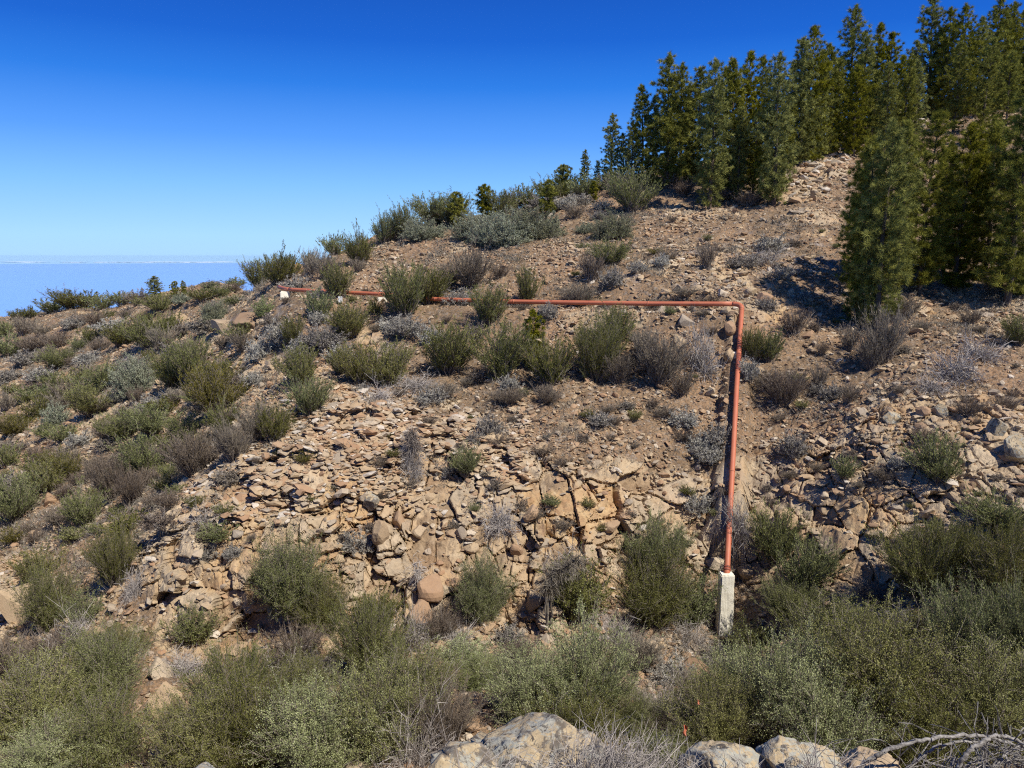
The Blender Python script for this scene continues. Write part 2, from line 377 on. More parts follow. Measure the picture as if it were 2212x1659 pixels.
N0 = grid_normals(P)
P = P.astype(np.float64)
soilz = (0.034 * fbm(P / 0.12, 2, 29) + .05 * np.maximum(fbm(P / 0.35, 3, 39), 0)) * sstep(8, 12, Y0) + 0.30 * fbm(P / 5.0, 4, 3) * sstep(3, 8, Y0) + 0.07 * fbm(P / 0.8, 3, 9) + 0.05 * fbm(P / 0.25, 3, 19)
P[:, 2] += soilz
act = np.where(rock > 0.02)[0]
Q = P[act]; tilt = math.radians(14)
Qr = np.stack([Q[:, 0] * math.cos(tilt) + Q[:, 2] * math.sin(tilt), Q[:, 1], -Q[:, 0] * math.sin(tilt) + Q[:, 2] * math.cos(tilt)], -1)
Qr += 0.10 * np.stack([fbm(Q / 1.1, 2, 31), fbm(Q / 1.1, 2, 32), fbm(Q / 1.1, 2, 33)], -1)
shp = fbm(Q / 3.5, 2, 62) + .12 > 0                                # some of the face breaks in tall blocks, some in flat beds
def two(sa, sb, s, off):
    A1, A2 = voronoi(Qr / np.array(sa) + off, s), voronoi(Qr / np.array(sb) + off, s + 20)
    return [np.where(shp, p, q) for p, q in zip(A1, A2)]
f1, f2, c1, t1 = two([.80, 1.3, 1.3], [1.25, 1.3, .60], 101, 0)
g1, g2, c2, t2 = two([.40, .7, .46], [.52, .7, .19], 141, 5)
blocky = sstep(-0.35, 0.35, fbm(Q / 1.8, 2, 61))
ckm = sstep(-.5, .5, fbm(Q / 1.3, 2, 99))
disp = (c1 - 0.5) * 0.46 + t1 * .36 - sstep(0.055, 0.0, f2 - f1) * (.06 + 0.26 * ckm)
disp += blocky * ((c2 - 0.5) * 0.24 + t2 * .14 - sstep(0.10, 0.0, g2 - g1) * 0.12)
disp += 0.03 * fbm(Q / 0.25, 4, 71) + 0.22 * fbm(Q / 2.2, 2, 72)
blk = np.full(len(P), .5, np.float32); blk[act] = .55 * c1 + .45 * c2
outd = unit(N0[act] * 0.7 + np.array([0, -0.75, -0.12]))
ss = (np.clip(rock[act] * 1.2, 0, 1) * np.where(cliff[act] > 0.1, 1.0, 0.55) * (1 - .45 * sstep(1480, 1620, PX[act])))[:, None]
P[act] += outd * (disp[:, None] * ss)
# keep the ground clear of the pipe
def clear(seg, rad, gap, slack=0.06):
    for a, b in zip(seg[:-1], seg[1:]):
        a2 = np.array(a[:2]); b2 = np.array(b[:2]); e = b2 - a2
        t = np.clip(((P[:, :2] - a2) @ e) / (e @ e), 0, 1); d = np.linalg.norm(P[:, :2] - a2 - t[:, None] * e, axis=1)
        zl = a[2] + (b[2] - a[2]) * t - gap
        k = sstep(rad * 2.6, rad, d); over = P[:, 2] - zl
        tt = ((P[:, :2] - a2) @ e) / (e @ e); on = ((tt > -.02) & (tt < 1.02)).astype(float)
        P[:, 2] -= np.where(over > 0, over, (over + slack) * ((over + slack) < 0) * on) * k
clear([riser[0], riser[1].lerp(riser[2], .25)], 
      .4, .30, 9); clear([riser[1].lerp(riser[2], .25), riser[2], riser[3]], 0.24, 0.215); clear([bend] + main[:-1], 0.5, 0.25); clear(main[-2:] + pipe_end, .5, .42, 9)
_d = np.hypot(P[:, 0] - riser[1].x, P[:, 1] - riser[1].y + .25); P[:, 2] -= np.maximum(P[:, 2] - (riser[1].z - 1.35 + .9 * np.maximum(P[:, 1] - riser[1].y, 0)), 0) * sstep(.9, .45, _d)
RN = grid_normals(P)
GP = P.reshape(NR, NC, 3); GN = RN.reshape(NR, NC, 3)
def gidx(u, Y):
    i = int(np.clip(np.searchsorted(uc, u), 0, NC - 1)); j = int(np.clip(np.searchsorted(yr, Y), 0, NR - 1)); return j, i
def ground(px, py):
    Y = hitY(px, py); u, w = ray(px, py); j, i = gidx(u, Y)
    return Vector(GP[j, i]), Y
def ground_xy(X, Y):
    j, i = gidx(X / Y, Y); return Vector(GP[j, i])
# sheet: extra rows behind the viewer and down to the sea
front = np.stack([uc * 1.0, np.full(NC, -14.0), np.full(NC, -1.70)], -1); front[:, 0] = uc * 10
mid0 = np.stack([uc * 1.3, np.full(NC, -1.0), GP[0, :, 2] * 0 - 1.70], -1)
rows = [front, mid0] + [GP[j] for j in range(NR)]
last = GP[-1]
for k, dz in ((1.6, 60), (4, 240), (12, 800), (40, 1950)):
    r = last.copy(); r[:, :2] = last[:, :2] * k; r[:, 2] = last[:, 2] - dz; rows.append(r)
TV = np.concatenate(rows); TR = len(rows)
jj, ii = np.meshgrid(np.arange(TR - 1), np.arange(NC - 1), indexing='ij'); b = (jj * NC + ii).ravel()
TF = np.stack([b, b + 1, b + NC + 1, b + NC], -1)
def padrow(a): return np.concatenate([np.zeros(2 * NC), a, np.zeros(4 * NC)])
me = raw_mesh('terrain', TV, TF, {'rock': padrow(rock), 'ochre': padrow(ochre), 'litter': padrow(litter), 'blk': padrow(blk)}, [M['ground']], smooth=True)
vr_ = padrow(rock); me.polygons.foreach_set('use_smooth', vr_[TF[:, 0]] < .15)
tag(link('terrain', me), 'steep rocky hillside of tan rock, orange soil and rubble', kind='structure')
del TV, TF, UU, VV

# ------------------------------------------------------------------ sea, clouds
m, nt, out = new_mat('sea_haze_tinted'); B = NB(nt)
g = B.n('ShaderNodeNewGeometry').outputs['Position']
c = B.mix(B.noise(g, 0.00006, 4), (0.185, 0.375, 0.76), (0.20, 0.39, 0.78))  # water colour paled towards blue: distance haze is painted into it
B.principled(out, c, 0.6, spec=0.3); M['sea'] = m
S = 210000.0
ang = np.linspace(0, 2 * PI, 129)[:-1]
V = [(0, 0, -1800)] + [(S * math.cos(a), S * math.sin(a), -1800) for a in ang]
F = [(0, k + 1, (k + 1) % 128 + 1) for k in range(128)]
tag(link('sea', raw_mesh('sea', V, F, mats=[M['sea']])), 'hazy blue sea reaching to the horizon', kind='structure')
m, nt, out = new_mat('cloud_white'); NB(nt).principled(out, (0.62, 0.66, 0.74), 1.0, spec=0); M['cloud'] = m
bm = bmesh.new(); bmesh.ops.create_icosphere(bm, subdivisions=3, radius=1); ICO3 = np.array([v.co[:] for v in bm.verts]); ICO3F = np.array([[v.index for v in f.verts] for f in bm.faces]); bm.free()
bm = bmesh.new(); bmesh.ops.create_icosphere(bm, subdivisions=2, radius=1); ICO2 = np.array([v.co[:] for v in bm.verts]); ICO2F = np.array([[v.index for v in f.verts] for f in bm.faces]); bm.free()
bm = bmesh.new(); bmesh.ops.create_icosphere(bm, subdivisions=1, radius=1); ICO1 = np.array([v.co[:] for v in bm.verts]); ICO1F = np.array([[v.index for v in f.verts] for f in bm.faces]); bm.free()
G = Geo(); r = np.random.default_rng(5)
for k in range(46):
    px = r.choice([r.uniform(40, 560), r.uniform(330, 500), r.uniform(-900, 3000)], p=[.45, .3, .25]); D = r.uniform(216000, 224000)
    u = (px - CX) / FPX / cp
    v = ICO2 * np.array([r.uniform(1200, 5200), 3000, r.uniform(50, 160)]) * (1 + 0.25 * fbm(ICO2 * 2 + k, 3, k))[:, None]
    G.add(v + np.array([u * D, D, -1800 + D * 0.00028 + r.uniform(-40, 50)]), ICO2F)
v, f, q = G.out()
tag(link('clouds', raw_mesh('clouds', v, f, mats=[M['cloud']], smooth=True)), 'thin line of low white clouds along the sea horizon', kind='structure')

m, nt, out = new_mat('sea_air'); pv = nt.nodes.new('ShaderNodeVolumePrincipled'); pv.inputs['Color'].default_value = HAZE_C; pv.inputs['Density'].default_value = HAZE_D; pv.inputs['Anisotropy'].default_value = -0.2
nt.links.new(pv.outputs[0], out.inputs['Volume'])
bx = np.array([(x, y, z) for x in (-213000., 213000.) for y in (-213000., 213000.) for z in (-2300., 60.)])
hz = raw_mesh('haze', bx, [(0, 1, 3, 2), (4, 6, 7, 5), (0, 4, 5, 1), (2, 3, 7, 6), (0, 2, 6, 4), (1, 5, 7, 3)], mats=[m])
if HAZE_D > 0: tag(link('haze', hz), 'pale blue air between the hillside and the sea horizon', kind='stuff')
# ------------------------------------------------------------------ rocks
def rock_shape(seed, base, faces, planes=9, rough=0.05, flat=1.0):
    r = np.random.default_rng(seed); v = base.copy()
    for k in range(planes):
        nrm = unit(r.normal(size=3)); d = r.uniform(0.45, 0.85)
        ex = np.maximum(v @ nrm - d, 0); v = v - ex[:, None] * nrm
    v = v * np.array([1, r.uniform(.7, 1), flat * r.uniform(.6, .95)])
    if rough: v = v * (1 + rough * fbm(v * 2.5 + seed, 4, seed))[:, None]
    return v
small = [rock_shape(900 + k, ICO1, ICO1F, 9, 0, 0.7) for k in range(14)]
bm = bmesh.new(); bmesh.ops.create_icosphere(bm, subdivisions=1, radius=1); bm.free()
OCT = np.array([(1, 0, 0), (-1, 0, 0), (0, 1, 0), (0, -1, 0), (0, 0, 1), (0, 0, -1), (.6, .6, .4), (-.6, -.6, .45)], float)
tphi = (1 + 5 ** .5) / 2
bm = bmesh.new(); bmesh.ops.create_icosphere(bm, subdivisions=1, radius=1)
bm.free()
ICO0 = unit(np.array([(-1, tphi, 0), (1, tphi, 0), (-1, -tphi, 0), (1, -tphi, 0), (0, -1, tphi), (0, 1, tphi), (0, -1, -tphi), (0, 1, -tphi), (tphi, 0, -1), (tphi, 0, 1), (-tphi, 0, -1), (-tphi, 0, 1)]))
ICO0F = np.array([(0, 11, 5), (0, 5, 1), (0, 1, 7), (0, 7, 10), (0, 10, 11), (1, 5, 9), (5, 11, 4), (11, 10, 2), (10, 7, 6), (7, 1, 8), (3, 9, 4), (3, 4, 2), (3, 2, 6), (3, 6, 8), (3, 8, 9), (4, 9, 5), (2, 4, 11), (6, 2, 10), (8, 6, 7), (9, 8, 1)])
tiny = [rock_shape(700 + k, ICO0, ICO0F, 4, 0, 0.7) for k in range(14)]
def rand_rot(n, r, tilt=0.35):
    a = r.uniform(0, 2 * PI, n); c, s = np.cos(a), np.sin(a); z = np.zeros(n); o = np.ones(n)
    Rz = np.stack([c, -s, z, s, c, z, z, z, o], -1).reshape(n, 3, 3)
    b = r.normal(0, tilt, n); c, s = np.cos(b), np.sin(b)
    Rx = np.stack([o, z, z, z, c, -s, z, s, c], -1).reshape(n, 3, 3)
    b = r.normal(0, tilt, n); c, s = np.cos(b), np.sin(b)
    Ry = np.stack([c, z, s, z, o, z, -s, z, c], -1).reshape(n, 3, 3)
    return Ry @ Rx @ Rz
def scatter(idx, size, protos, faces, r, flat, sink, tilt, shift=0.0):
    n = len(idx); R = rand_rot(n, r, tilt); which = r.integers(0, len(protos), n)
    Vall = np.array(protos)[which] * (size[:, None, None] * np.stack([r.uniform(.8, 1.3, n), r.uniform(.8, 1.2, n), np.full(n, flat)], -1)[:, None, :])
    Vall = np.einsum('nij,nkj->nki', R, Vall)
    c = P[idx] + RN[idx] * (size * (sink))[:, None] + np.concatenate([r.normal(0, .02, (n, 2)), np.zeros((n, 1))], 1)
    Vall = Vall + c[:, None, :]; nv = Vall.shape[1]
    F = (faces[None] + (np.arange(n) * nv)[:, None, None]).reshape(-1, 3)
    return Vall.reshape(-1, 3), F, np.repeat(np.clip(r.random(n) + shift, 0, 1), nv)
vis = np.where((np.abs(P[:, 0] / P[:, 1]) < 0.74) & (P[:, 1] > 8.5) & (P[:, 1] < 96))[0]
patch = fbm(P[vis] / 2.6, 3, 202)
r = np.random.default_rng(11)
def pick(w, n): w = np.maximum(w, 0); return vis[r.choice(len(vis), n, p=w / w.sum())]
yv = P[vis, 1]
G = Geo()
i = pick(np.exp(1.5 * patch) * (1 - .75 * cliff[vis]) * yv ** 1.0, 105000); s = r.lognormal(math.log(0.038), 0.45, len(i)) * (0.7 + P[i, 1] / 90)
G.add(*scatter(i, s, tiny, ICO0F, r, 0.8, 0.15, 0.4))
i = pick(np.exp(1.2 * patch) * (1 - .7 * cliff[vis]) * yv ** .8, 38000); s = r.lognormal(math.log(0.088), 0.42, len(i))
G.add(*scatter(i, s, small, ICO1F, r, 0.75, 0.1, 0.4))
bands = poly_mask([(770, 520), (1000, 545), (1250, 525), (1500, 560), (1560, 630), (1100, 640), (800, 620)], 30)[vis] + poly_mask([(1350, 480), (1700, 470), (1800, 640), (1560, 640)], 30)[vis] + .5 * poly_mask([(0, 700), (500, 700), (400, 1000), (0, 1100)], 30)[vis] + .8 * poly_mask([(900, 1390), (1560, 1360), (1600, 1500), (950, 1480)], 25)[vis]
i = pick(bands * np.exp(1.8 * patch), 9000); s = r.lognormal(math.log(0.10), 0.40, len(i))
G.add(*scatter(i, s, small, ICO1F, r, 0.7, 0.15, 0.4))
v, f, q = G.out()
tag(link('loose_stones', raw_mesh('loose_stones', v, f, {'rnd': q}, [M['stones']])), 'small loose stones and gravel strewn over the slope', kind='stuff')
# rubble of flat slabs lying on the outcrop, bedded and overlapping
G = Geo()
slab_mask = np.maximum(cliff, outc * .8)[vis] * sstep(-0.55, 0.2, fbm(P[vis] / 1.7, 3, 303))
flaky = poly_mask([(540, 960), (700, 870), (1150, 900), (1150, 1060), (700, 1080), (450, 1150), (400, 1080)], 40)[vis]
i = pick(.13 * slab_mask + 1.8 * flaky * sstep(-.7, .1, fbm(P[vis] / 1.2, 3, 313)), 8000); s = r.lognormal(math.log(0.105), 0.42, len(i))
G.add(*scatter(i, s * 1.15, small, ICO1F, r, 0.5, 0.05, 0.22, 0.08))
scree = poly_mask([(1700, 420), (1760, 290), (1850, 260), (1850, 330), (1800, 420), (1740, 460)], 14)[vis] + poly_mask([(1950, 240), (2010, 215), (2020, 270), (1960, 290)], 10)[vis]
i = pick(scree, 650); s = r.lognormal(math.log(0.27), 0.35, len(i))
G.add(*scatter(i, s, small, ICO1F, r, 0.7, 0.2, 0.4, 0.12))
v, f, q = G.out()
tag(link('rubble', raw_mesh('rubble', v, f, {'rnd': q}, [M['stones']])), 'flat flaky slabs and rubble covering the rock outcrops', kind='stuff')

# ------------------------------------------------------------------ dry ground cover (stuff): low grey tufts
G = Geo()
lm = np.exp(2.2 * (fbm(P[vis] / 1.9, 3, 404) + litter[vis] * 0.8)) * (1 - .75 * cliff[vis]) * (1 - .6 * outc[vis]) * yv ** .5
i = pick(lm, 13500); nb = 26
c = P[i]; sc_ = r.lognormal(math.log(0.14), 0.4, len(i)) * (0.8 + P[i, 1] / 120)
base = np.repeat(c, nb, 0) + r.normal(0, 1, (len(i) * nb, 3)) * np.repeat(sc_, nb)[:, None] * np.array([.8, .8, .05])
dirs = r.normal(0, 1, (len(i) * nb, 3)); dirs[:, 2] = np.abs(dirs[:, 2]) * .8 + .5
L = np.repeat(sc_, nb) * r.uniform(.5, 1.3, len(base))
blades(G, base, dirs, L, np.maximum(0.012, 0.0006 * base[:, 1]) * r.uniform(.7, 1.5, len(base)), r)
v, f, q = G.out()
tag(link('dry_ground_cover', raw_mesh('dry_ground_cover', v, f, {'rnd': q}, [M['white'] if False else M['greytwig']])), 'low grey dry tufts and litter between the stones', kind='stuff')

# ------------------------------------------------------------------ shrub prototypes (height 1, width 1)
def shrub(kind, lod, seed):
    r = np.random.default_rng(seed); L = Geo(); S = Geo()
    # stems, twigs per stem, leaves per twig, leaf length, leaf width
    spec = {
     'broom': [(70, 7, 9, .075, .022), (110, 9, 14, .045, .013), (190, 13, 22, .024, .0075)],
     'leafy': [(70, 7, 9, .060, .026), (110, 9, 15, .036, .016), (210, 15, 26, .016, .0085)],
     'dome': [(150, 8, 12, .040, .022), (260, 10, 16, .026, .014), (300, 14, 22, .018, .009)],
     'brown': [(80, 7, 6, .09, .012), (150, 9, 8, .06, .008), (240, 12, 12, .035, .005)],
     'white': [(90, 6, 7, .09, .030), (130, 8, 9, .06, .020), (180, 10, 14, .035, .012)],
     'tangle': [(60, 7, 0, 0, 0), (90, 10, 2, .05, .006), (120, 14, 3, .03, .004)]}[kind][lod]
    ns, nt_, nl, ll, lw = spec
    lob = 4 if kind in ('broom', 'leafy') else 3
    lobes = r.normal(0, 1, (lob, 2)); 
    az = r.uniform(0, 2 * PI, ns); q = np.sqrt(r.random(ns))
    maxt = {'broom': .80, 'leafy': 1.05, 'dome': 1.35, 'brown': .70, 'white': 1.3, 'tangle': 1.35}[kind]
    th = q * maxt
    low = np.cos(th)
    d = np.stack([np.sin(th) * np.cos(az), np.sin(th) * np.sin(az), np.cos(th)], -1)
    lump = 1 + 0.24 * fbm(np.stack([np.cos(az) * 1.3, np.sin(az) * 1.3, th * 1.5], -1) + seed, 2, seed)
    if kind in ('dome', 'white'): len_ = (0.5 + 0.22 * low) * lump
    elif kind == 'leafy': len_ = (0.56 + 0.28 * low) * lump * r.uniform(.75, 1.08, ns)
    elif kind == 'tangle': len_ = .62 * lump * r.uniform(.5, 1.1, ns)
    else: len_ = (0.60 + 0.30 * low) * lump * r.uniform(.72, 1.1, ns)
    b0 = np.stack([r.normal(0, .05, ns), r.normal(0, .05, ns), np.full(ns, -0.06)], -1)
    bend_ = r.normal(0, .10, (ns, 3)) + np.array([0, 0, {'tangle': -.30, 'dome': .02, 'white': .0}.get(kind, .14)])
    wav = r.normal(0, .05, (ns, 3))
    def pt(k, t): t = t[:, None]; return b0[k] + d[k] * len_[k][:, None] * t + bend_[k] * t * t + wav[k] * np.sin(t * 5)
    sw = {0: .016, 1: .011, 2: .0075}[lod]
    allk = np.arange(ns); T = np.linspace(0, 1, 6)
    for a, b_ in zip(T[:-1], T[1:]):
        sticks(S, pt(allk, np.full(ns, a)), pt(allk, np.full(ns, b_)), sw * (1.5 - a), sw * (1.5 - b_), r, cross=lod > 0)
    k = np.repeat(allk, nt_); t0 = r.uniform({'broom': .25, 'leafy': .22, 'dome': .45, 'white': .4, 'brown': .3, 'tangle': .15}[kind], 1, len(k))
    p0 = pt(k, t0)
    rad = p0 - np.array([0, 0, .1])
    td = unit(d[k] * (1.2 if kind in ('broom', 'brown') else .8) + r.normal(0, {'broom': .34, 'brown': .34, 'leafy': .62, 'dome': .6, 'white': .7, 'tangle': 1.0}[kind], (len(k), 3)) + np.array([0, 0, .25 if kind != 'tangle' else -.1]))
    tl = r.uniform(.10, .26, len(k)) * {'dome': .55, 'white': .6, 'tangle': 1.1}.get(kind, 1.0)
    p1 = p0 + td * tl[:, None]
    sticks(S, p0, p1, sw * .55, sw * .25, r)
    if nl:
        kk = np.repeat(np.arange(len(k)), nl); s = r.uniform(.1, 1.05, len(kk))
        lp = p0[kk] + td[kk] * (tl[kk] * s)[:, None] + r.normal(0, .012, (len(kk), 3))
        ld = td[kk] * ({'broom': 1.6, 'brown': 1.8}.get(kind, .5)) + r.normal(0, .6, (len(kk), 3)) + np.array([0, 0, .3])
        lp[:, 2] = np.maximum(lp[:, 2], -.03)
        (rhombs if kind in ('leafy', 'dome') else blades)(L, lp, ld, ll * r.uniform(.6, 1.3, len(kk)), lw * r.uniform(.7, 1.4, len(kk)), r)
    lv = L.out() if nl else None; sv = S.out()
    # normalise: width 1, height 1
    A_ = np.concatenate([lv[0], sv[0]]) if nl else sv[0]
    wx = np.percentile(A_[:, 0], 99) - np.percentile(A_[:, 0], 1); wy = np.percentile(A_[:, 1], 99) - np.percentile(A_[:, 1], 1); hz = np.percentile(A_[:, 2], 99.3)
    k_ = np.array([1 / max(wx, wy), 1 / max(wx, wy), 1 / hz])
    if nl: lv = (lv[0] * k_, lv[1], lv[2])
    return lv, (sv[0] * k_, sv[1], sv[2])
STEM = {'broom': 'stem', 'leafy': 'stem', 'dome': 'stem', 'brown': 'stem', 'white': 'palestem', 'tangle': 'palestem'}
_sh = {}
def shrub_proto(kind, mat, lod, var):
    key = (kind, mat, lod, var)
    if key not in _sh:
        gk = (kind, lod, var)
        if gk not in _sh: _sh[gk] = shrub(kind, lod, 1000 + 17 * var + 101 * lod + sum(map(ord, kind)))
        lv, sv = _sh[gk]; res = {}
        if lv is None:
            res['one'] = raw_mesh('tangled_branches', sv[0], sv[1], {'rnd': sv[2]}, [M[mat]]); res['two'] = None
        elif lod == 0:
            res['one'] = raw_mesh('small_shrub', np.concatenate([lv[0], sv[0]]), np.concatenate([lv[1], sv[1] + len(lv[0])]), {'rnd': np.concatenate([lv[2], sv[2]])},
                                  [M[mat], M[STEM[kind]]], np.concatenate([np.zeros(len(lv[1])), np.ones(len(sv[1]))])); res['two'] = None
        else:
            res['two'] = (raw_mesh('foliage', lv[0], lv[1], {'rnd': lv[2]}, [M[mat]]), raw_mesh('stem', sv[0], sv[1], {'rnd': sv[2]}, [M[STEM[kind]]]))
        _sh[key] = res
    return _sh[key]

PLANTS = []      # filled with dicts, labelled at the end
prnd = random.Random(3)
def plant(kind, mat, px, py, w, h, label=None, lift=0.0, Y=None, lod=None, lean=None):
    if Y is None: p, Y = ground(px, py)
    else: p = at(px, py, Y); p = ground_xy(p.x, Y)
    if lod is None: lod = 0 if max(w, h) < 62 else (1 if max(w, h) < 140 else 2)
    pr = shrub_proto(kind, mat, lod, prnd.randrange(3))
    kw = 1.16 if lod < 2 else 1.0; W = kw * w * Y / FPX; H = (1.06 if lod < 2 else .93) * h * Y / FPX
    name = {'broom': 'broom_shrub', 'leafy': 'leafy_shrub', 'dome': 'cushion_shrub', 'brown': 'dry_shrub', 'white': 'silver_shrub', 'tangle': 'dead_brush'}[kind]
    if pr['two']:
        o = bpy.data.objects.new(name, None); COL.objects.link(o); o.empty_display_size = .3
        link('foliage', pr['two'][0], o); link('stem', pr['two'][1], o)
    else: o = link(name, pr['one'])
    o.location = p + Vector((0, 0, lift - 0.02 * H)); o.rotation_euler = (prnd.uniform(-.10, .10), prnd.uniform(-.10, .10) if lean is None else lean, prnd.uniform(0, 6.28))
    o.scale = (W, W, H)
    PLANTS.append(dict(o=o, kind=kind, mat=mat, px=px, py=py, w=w, h=h, label=label)); return o
# ------------------------------------------------------------------ pines
def pine_meshes(seed, H, Rm, bare, needles, dens=1.0, nl=.27, nw=.017, step=1.0):
    r = np.random.default_rng(seed); C = Geo(); T = Geo()
    lean = r.normal(0, .012, 2); crook = r.uniform(0, 6, 2)
    def ax(z): z = np.asarray(z, float); return np.stack([lean[0] * z + .05 * np.sin(z * .8 + crook[0]), lean[1] * z + .05 * np.sin(z * .7 + crook[1]), z], -1)
    zz = np.linspace(-.4, H * .985, 14)
    tube(T, ax(zz), [max(.012, .017 * H * (1 - max(z, 0) / H) ** .85) for z in zz], 7)
    cs, ds, bs0, bs1 = [], [], [], []
    z = bare
    while z < H * .97:
        f = z / H; R = Rm * 1.08 * min(1.0, (2.9 * (1 - f)) ** .72) * min(1, .55 + 1.6 * max(f - bare / H, 0) + .2)
        nb = max(3, int(r.integers(5, 8) * dens)); a0 = r.uniform(0, 6.3)
        for k in range(nb):
            az = a0 + 2 * PI * k / nb + r.normal(0, .25)
            L = R * r.uniform(.55, 1.18) * (1 + .22 * math.sin(az * 2 + seed) + .18 * math.sin(z * 1.9 + az + seed)); L = max(L, .12)
            el = r.uniform(.05, .5) + .35 * f
            d = np.array([math.cos(az) * math.cos(el), math.sin(az) * math.cos(el), math.sin(el)])
            o = ax(z + r.uniform(-.08, .08)); tip = o + d * L + np.array([0, 0, -.10 * L * L])
            bs0.append(o); bs1.append(tip)
            m = max(1, int(L / (.28 * step))); st = np.linspace(.38 if L > .5 else .6, 1, m + 1)[(0 if m > 1 else 1):]
            for s in st:
                c = o + (tip - o) * s + r.normal(0, .10, 3) * min(1, L * 1.5) * s
                cs.append(c); ds.append(d * .8 + np.array([0, 0, .75]) + r.normal(0, .25, 3))
        z += r.uniform(.25, .39) * step
    for z in np.arange(H * .93, H, .11):
        for _ in range(2): cs.append(ax(z) + r.normal(0, .04, 3)); ds.append(np.array([0, 0, 1]) + r.normal(0, .3, 3))
    cs, ds = np.array(cs), unit(np.array(ds))
    bs0, bs1 = np.array(bs0), np.array(bs1)
    sticks(T, bs0, bs1, .035, .015, r, True)
    n = len(cs); ci = np.repeat(np.arange(n), needles)
    dd = unit(ds[ci] * .80 + r.normal(0, .55, (len(ci), 3)))
    base = cs[ci] + r.normal(0, .035, (len(ci), 3)) - ds[ci] * .04
    nn = Geo(); blades(nn, base, dd, nl * r.uniform(.6, 1.15, len(ci)), nw, r)
    v, f, q = nn.out()
    tv = r.random(n); q = np.clip(.65 * np.repeat(np.repeat(tv, needles), 3) + .35 * q, 0, 1)   # each tuft has its own green
    # tips droop a little
    v[2::3, 2] -= .05
    tv_, tf_, tq_ = T.out()
    return raw_mesh('crown', v, f, {'rnd': q}, [M['pine']]), raw_mesh('trunk', tv_, tf_, {'rnd': tq_}, [M['bark']])
far_pines = [(8.0, pine_meshes(40 + k, 8.0, rm * .93, .3, 56, nw=.023, step=.92)) for k, rm in enumerate((1.15, 1.3, 1.05, 1.4, 1.2, .95))]
near_pines = [(8.0, pine_meshes(60 + k, 8.0, rm, br * .5, 90, 1.0, nw=.014, step=.86)) for k, (rm, br) in enumerate(((1.25, .2), (1.15, 1.5), (1.0, 1.2), (1.2, .9)))]
thin_pines = [(3.0, pine_meshes(80 + k, 3.0, rm, .25, 80, .8, .19, .026, .62)) for k, rm in enumerate((.72, .6, .5))]
PINES = []
def pine(px, base, top, bank, var, w=1.0, label=None, Y=None):
    if Y is None: p, Y = ground(px, base)
    else: q = at(px, base, Y); p = ground_xy(q.x, Y)
    H0, (cr, tr) = bank[var % len(bank)]
    _, wb = ray(px, base); _, wt = ray(px, top); H = (wt - wb) * Y; s = H / H0
    o = bpy.data.objects.new('pine_tree', None); COL.objects.link(o)
    link('crown', cr, o); link('trunk', tr, o)
    o.location = p; o.scale = (s * w, s * w, s); o.rotation_euler = (0, 0, prnd.uniform(0, 6.28))
    PINES.append(dict(o=o, px=px, py=base, top=top, label=label)); return o
small_lab = {}
for px, b, t, bank, v, w, lab in [
    (1215, 402, 330, thin_pines, 0, 1.15, 'small open young pine at the left end of the skyline pine row'),
    (1262, 402, 316, far_pines, 0, 1.0, 'short pointed young pine second from the left end of the skyline pine row'),
    (986, 497, 415, thin_pines, 1, 1.2, 'small sapling pine with round needle tufts on the skyline left of the grey-green cushions'),
    (1048, 478, 402, thin_pines, 0, 1.1, 'dense little sapling pine on the skyline directly above the grey-green cushions'),
    (1181, 470, 388, thin_pines, 2, 1.5, 'pine sapling just below the skyline right of the grey-green cushion mound'),
    (1279, 432, 382, thin_pines, 1, 1.2, 'tiny yellowish pine sapling on the upper slope in front of the skyline bushes'),
    (333, 655, 598, far_pines, 3, 1.9, 'small bushy dark pine alone on the far left ridge against the sea'),
    (379, 645, 604, thin_pines, 1, 1.1, 'tiny pine sapling on the far left ridge right of the bushy dark pine'),
    (396, 640, 604, thin_pines, 2, 1.1, 'rightmost tiny pine sapling on the far left ridge'),
    (1153, 800, 664, thin_pines, 2, 1.0, 'yellow-green young pine growing among shrubs under the middle of the horizontal pipe')]:
    pine(px, b, t, bank, v, w, lab)
SKY = [(1290, 402, 338), (1318, 405, 245), (1344, 402, 284), (1362, 405, 262), (1384, 402, 180), (1408, 400, 205), (1438, 405, 112), (1467, 400, 134), (1440, 403, 210), (1502, 395, 150), (1484, 395, 195)]
MIDR = [(1531, 458, 134), (1556, 425, 150), (1575, 430, 132), (1604, 410, 118), (1637, 385, 132), (1669, 453, 124), (1592, 440, 240), (1625, 430, 250), (1655, 440, 190)]
BACK = [(1700, 372, 150), (1722, 368, 95), (1738, 362, 62), (1760, 352, 120), (1777, 330, 98), (1800, 335, 130), (1832, 315, 12), (1855, 320, 80), (1883, 300, 44), (1910, 300, 58), (1935, 310, 118),
        (1700, 375, 215), (1752, 360, 200), (1880, 330, 150), (1965, 262, 90), (1999, 258, -6), (2020, 255, 70), (2036, 262, 18), (2063, 262, 14), (2085, 255, 70), (2105, 258, 40), (2132, 250, -8), (2155, 240, 25), (2168, 238, 8), (2190, 232, 30), (2212, 228, -10), (2060, 290, 95), (2120, 300, 90), (2165, 330, 120), (2240, 235, 10), (2275, 240, 0), (1945, 330, 125), (1790, 345, 180), (1970, 320, 130), (1840, 345, 150), (1905, 345, 140)]
NEARC = [(1868, 690, 285), (1893, 712, 262), (1930, 640, 262), (1983, 632, 236), (2062, 612, 256), (2090, 560, 290), (2174, 664, 186), (2215, 640, 200), (2262, 650, 190), (1848, 640, 330), (2130, 470, 250), (2035, 585, 300), (2125, 600, 262), (2240, 560, 240)]
for k, t in enumerate(SKY): pine(*t, far_pines, k, 1.05)
for k, t in enumerate(MIDR): pine(*t, far_pines, k + 2, .95)
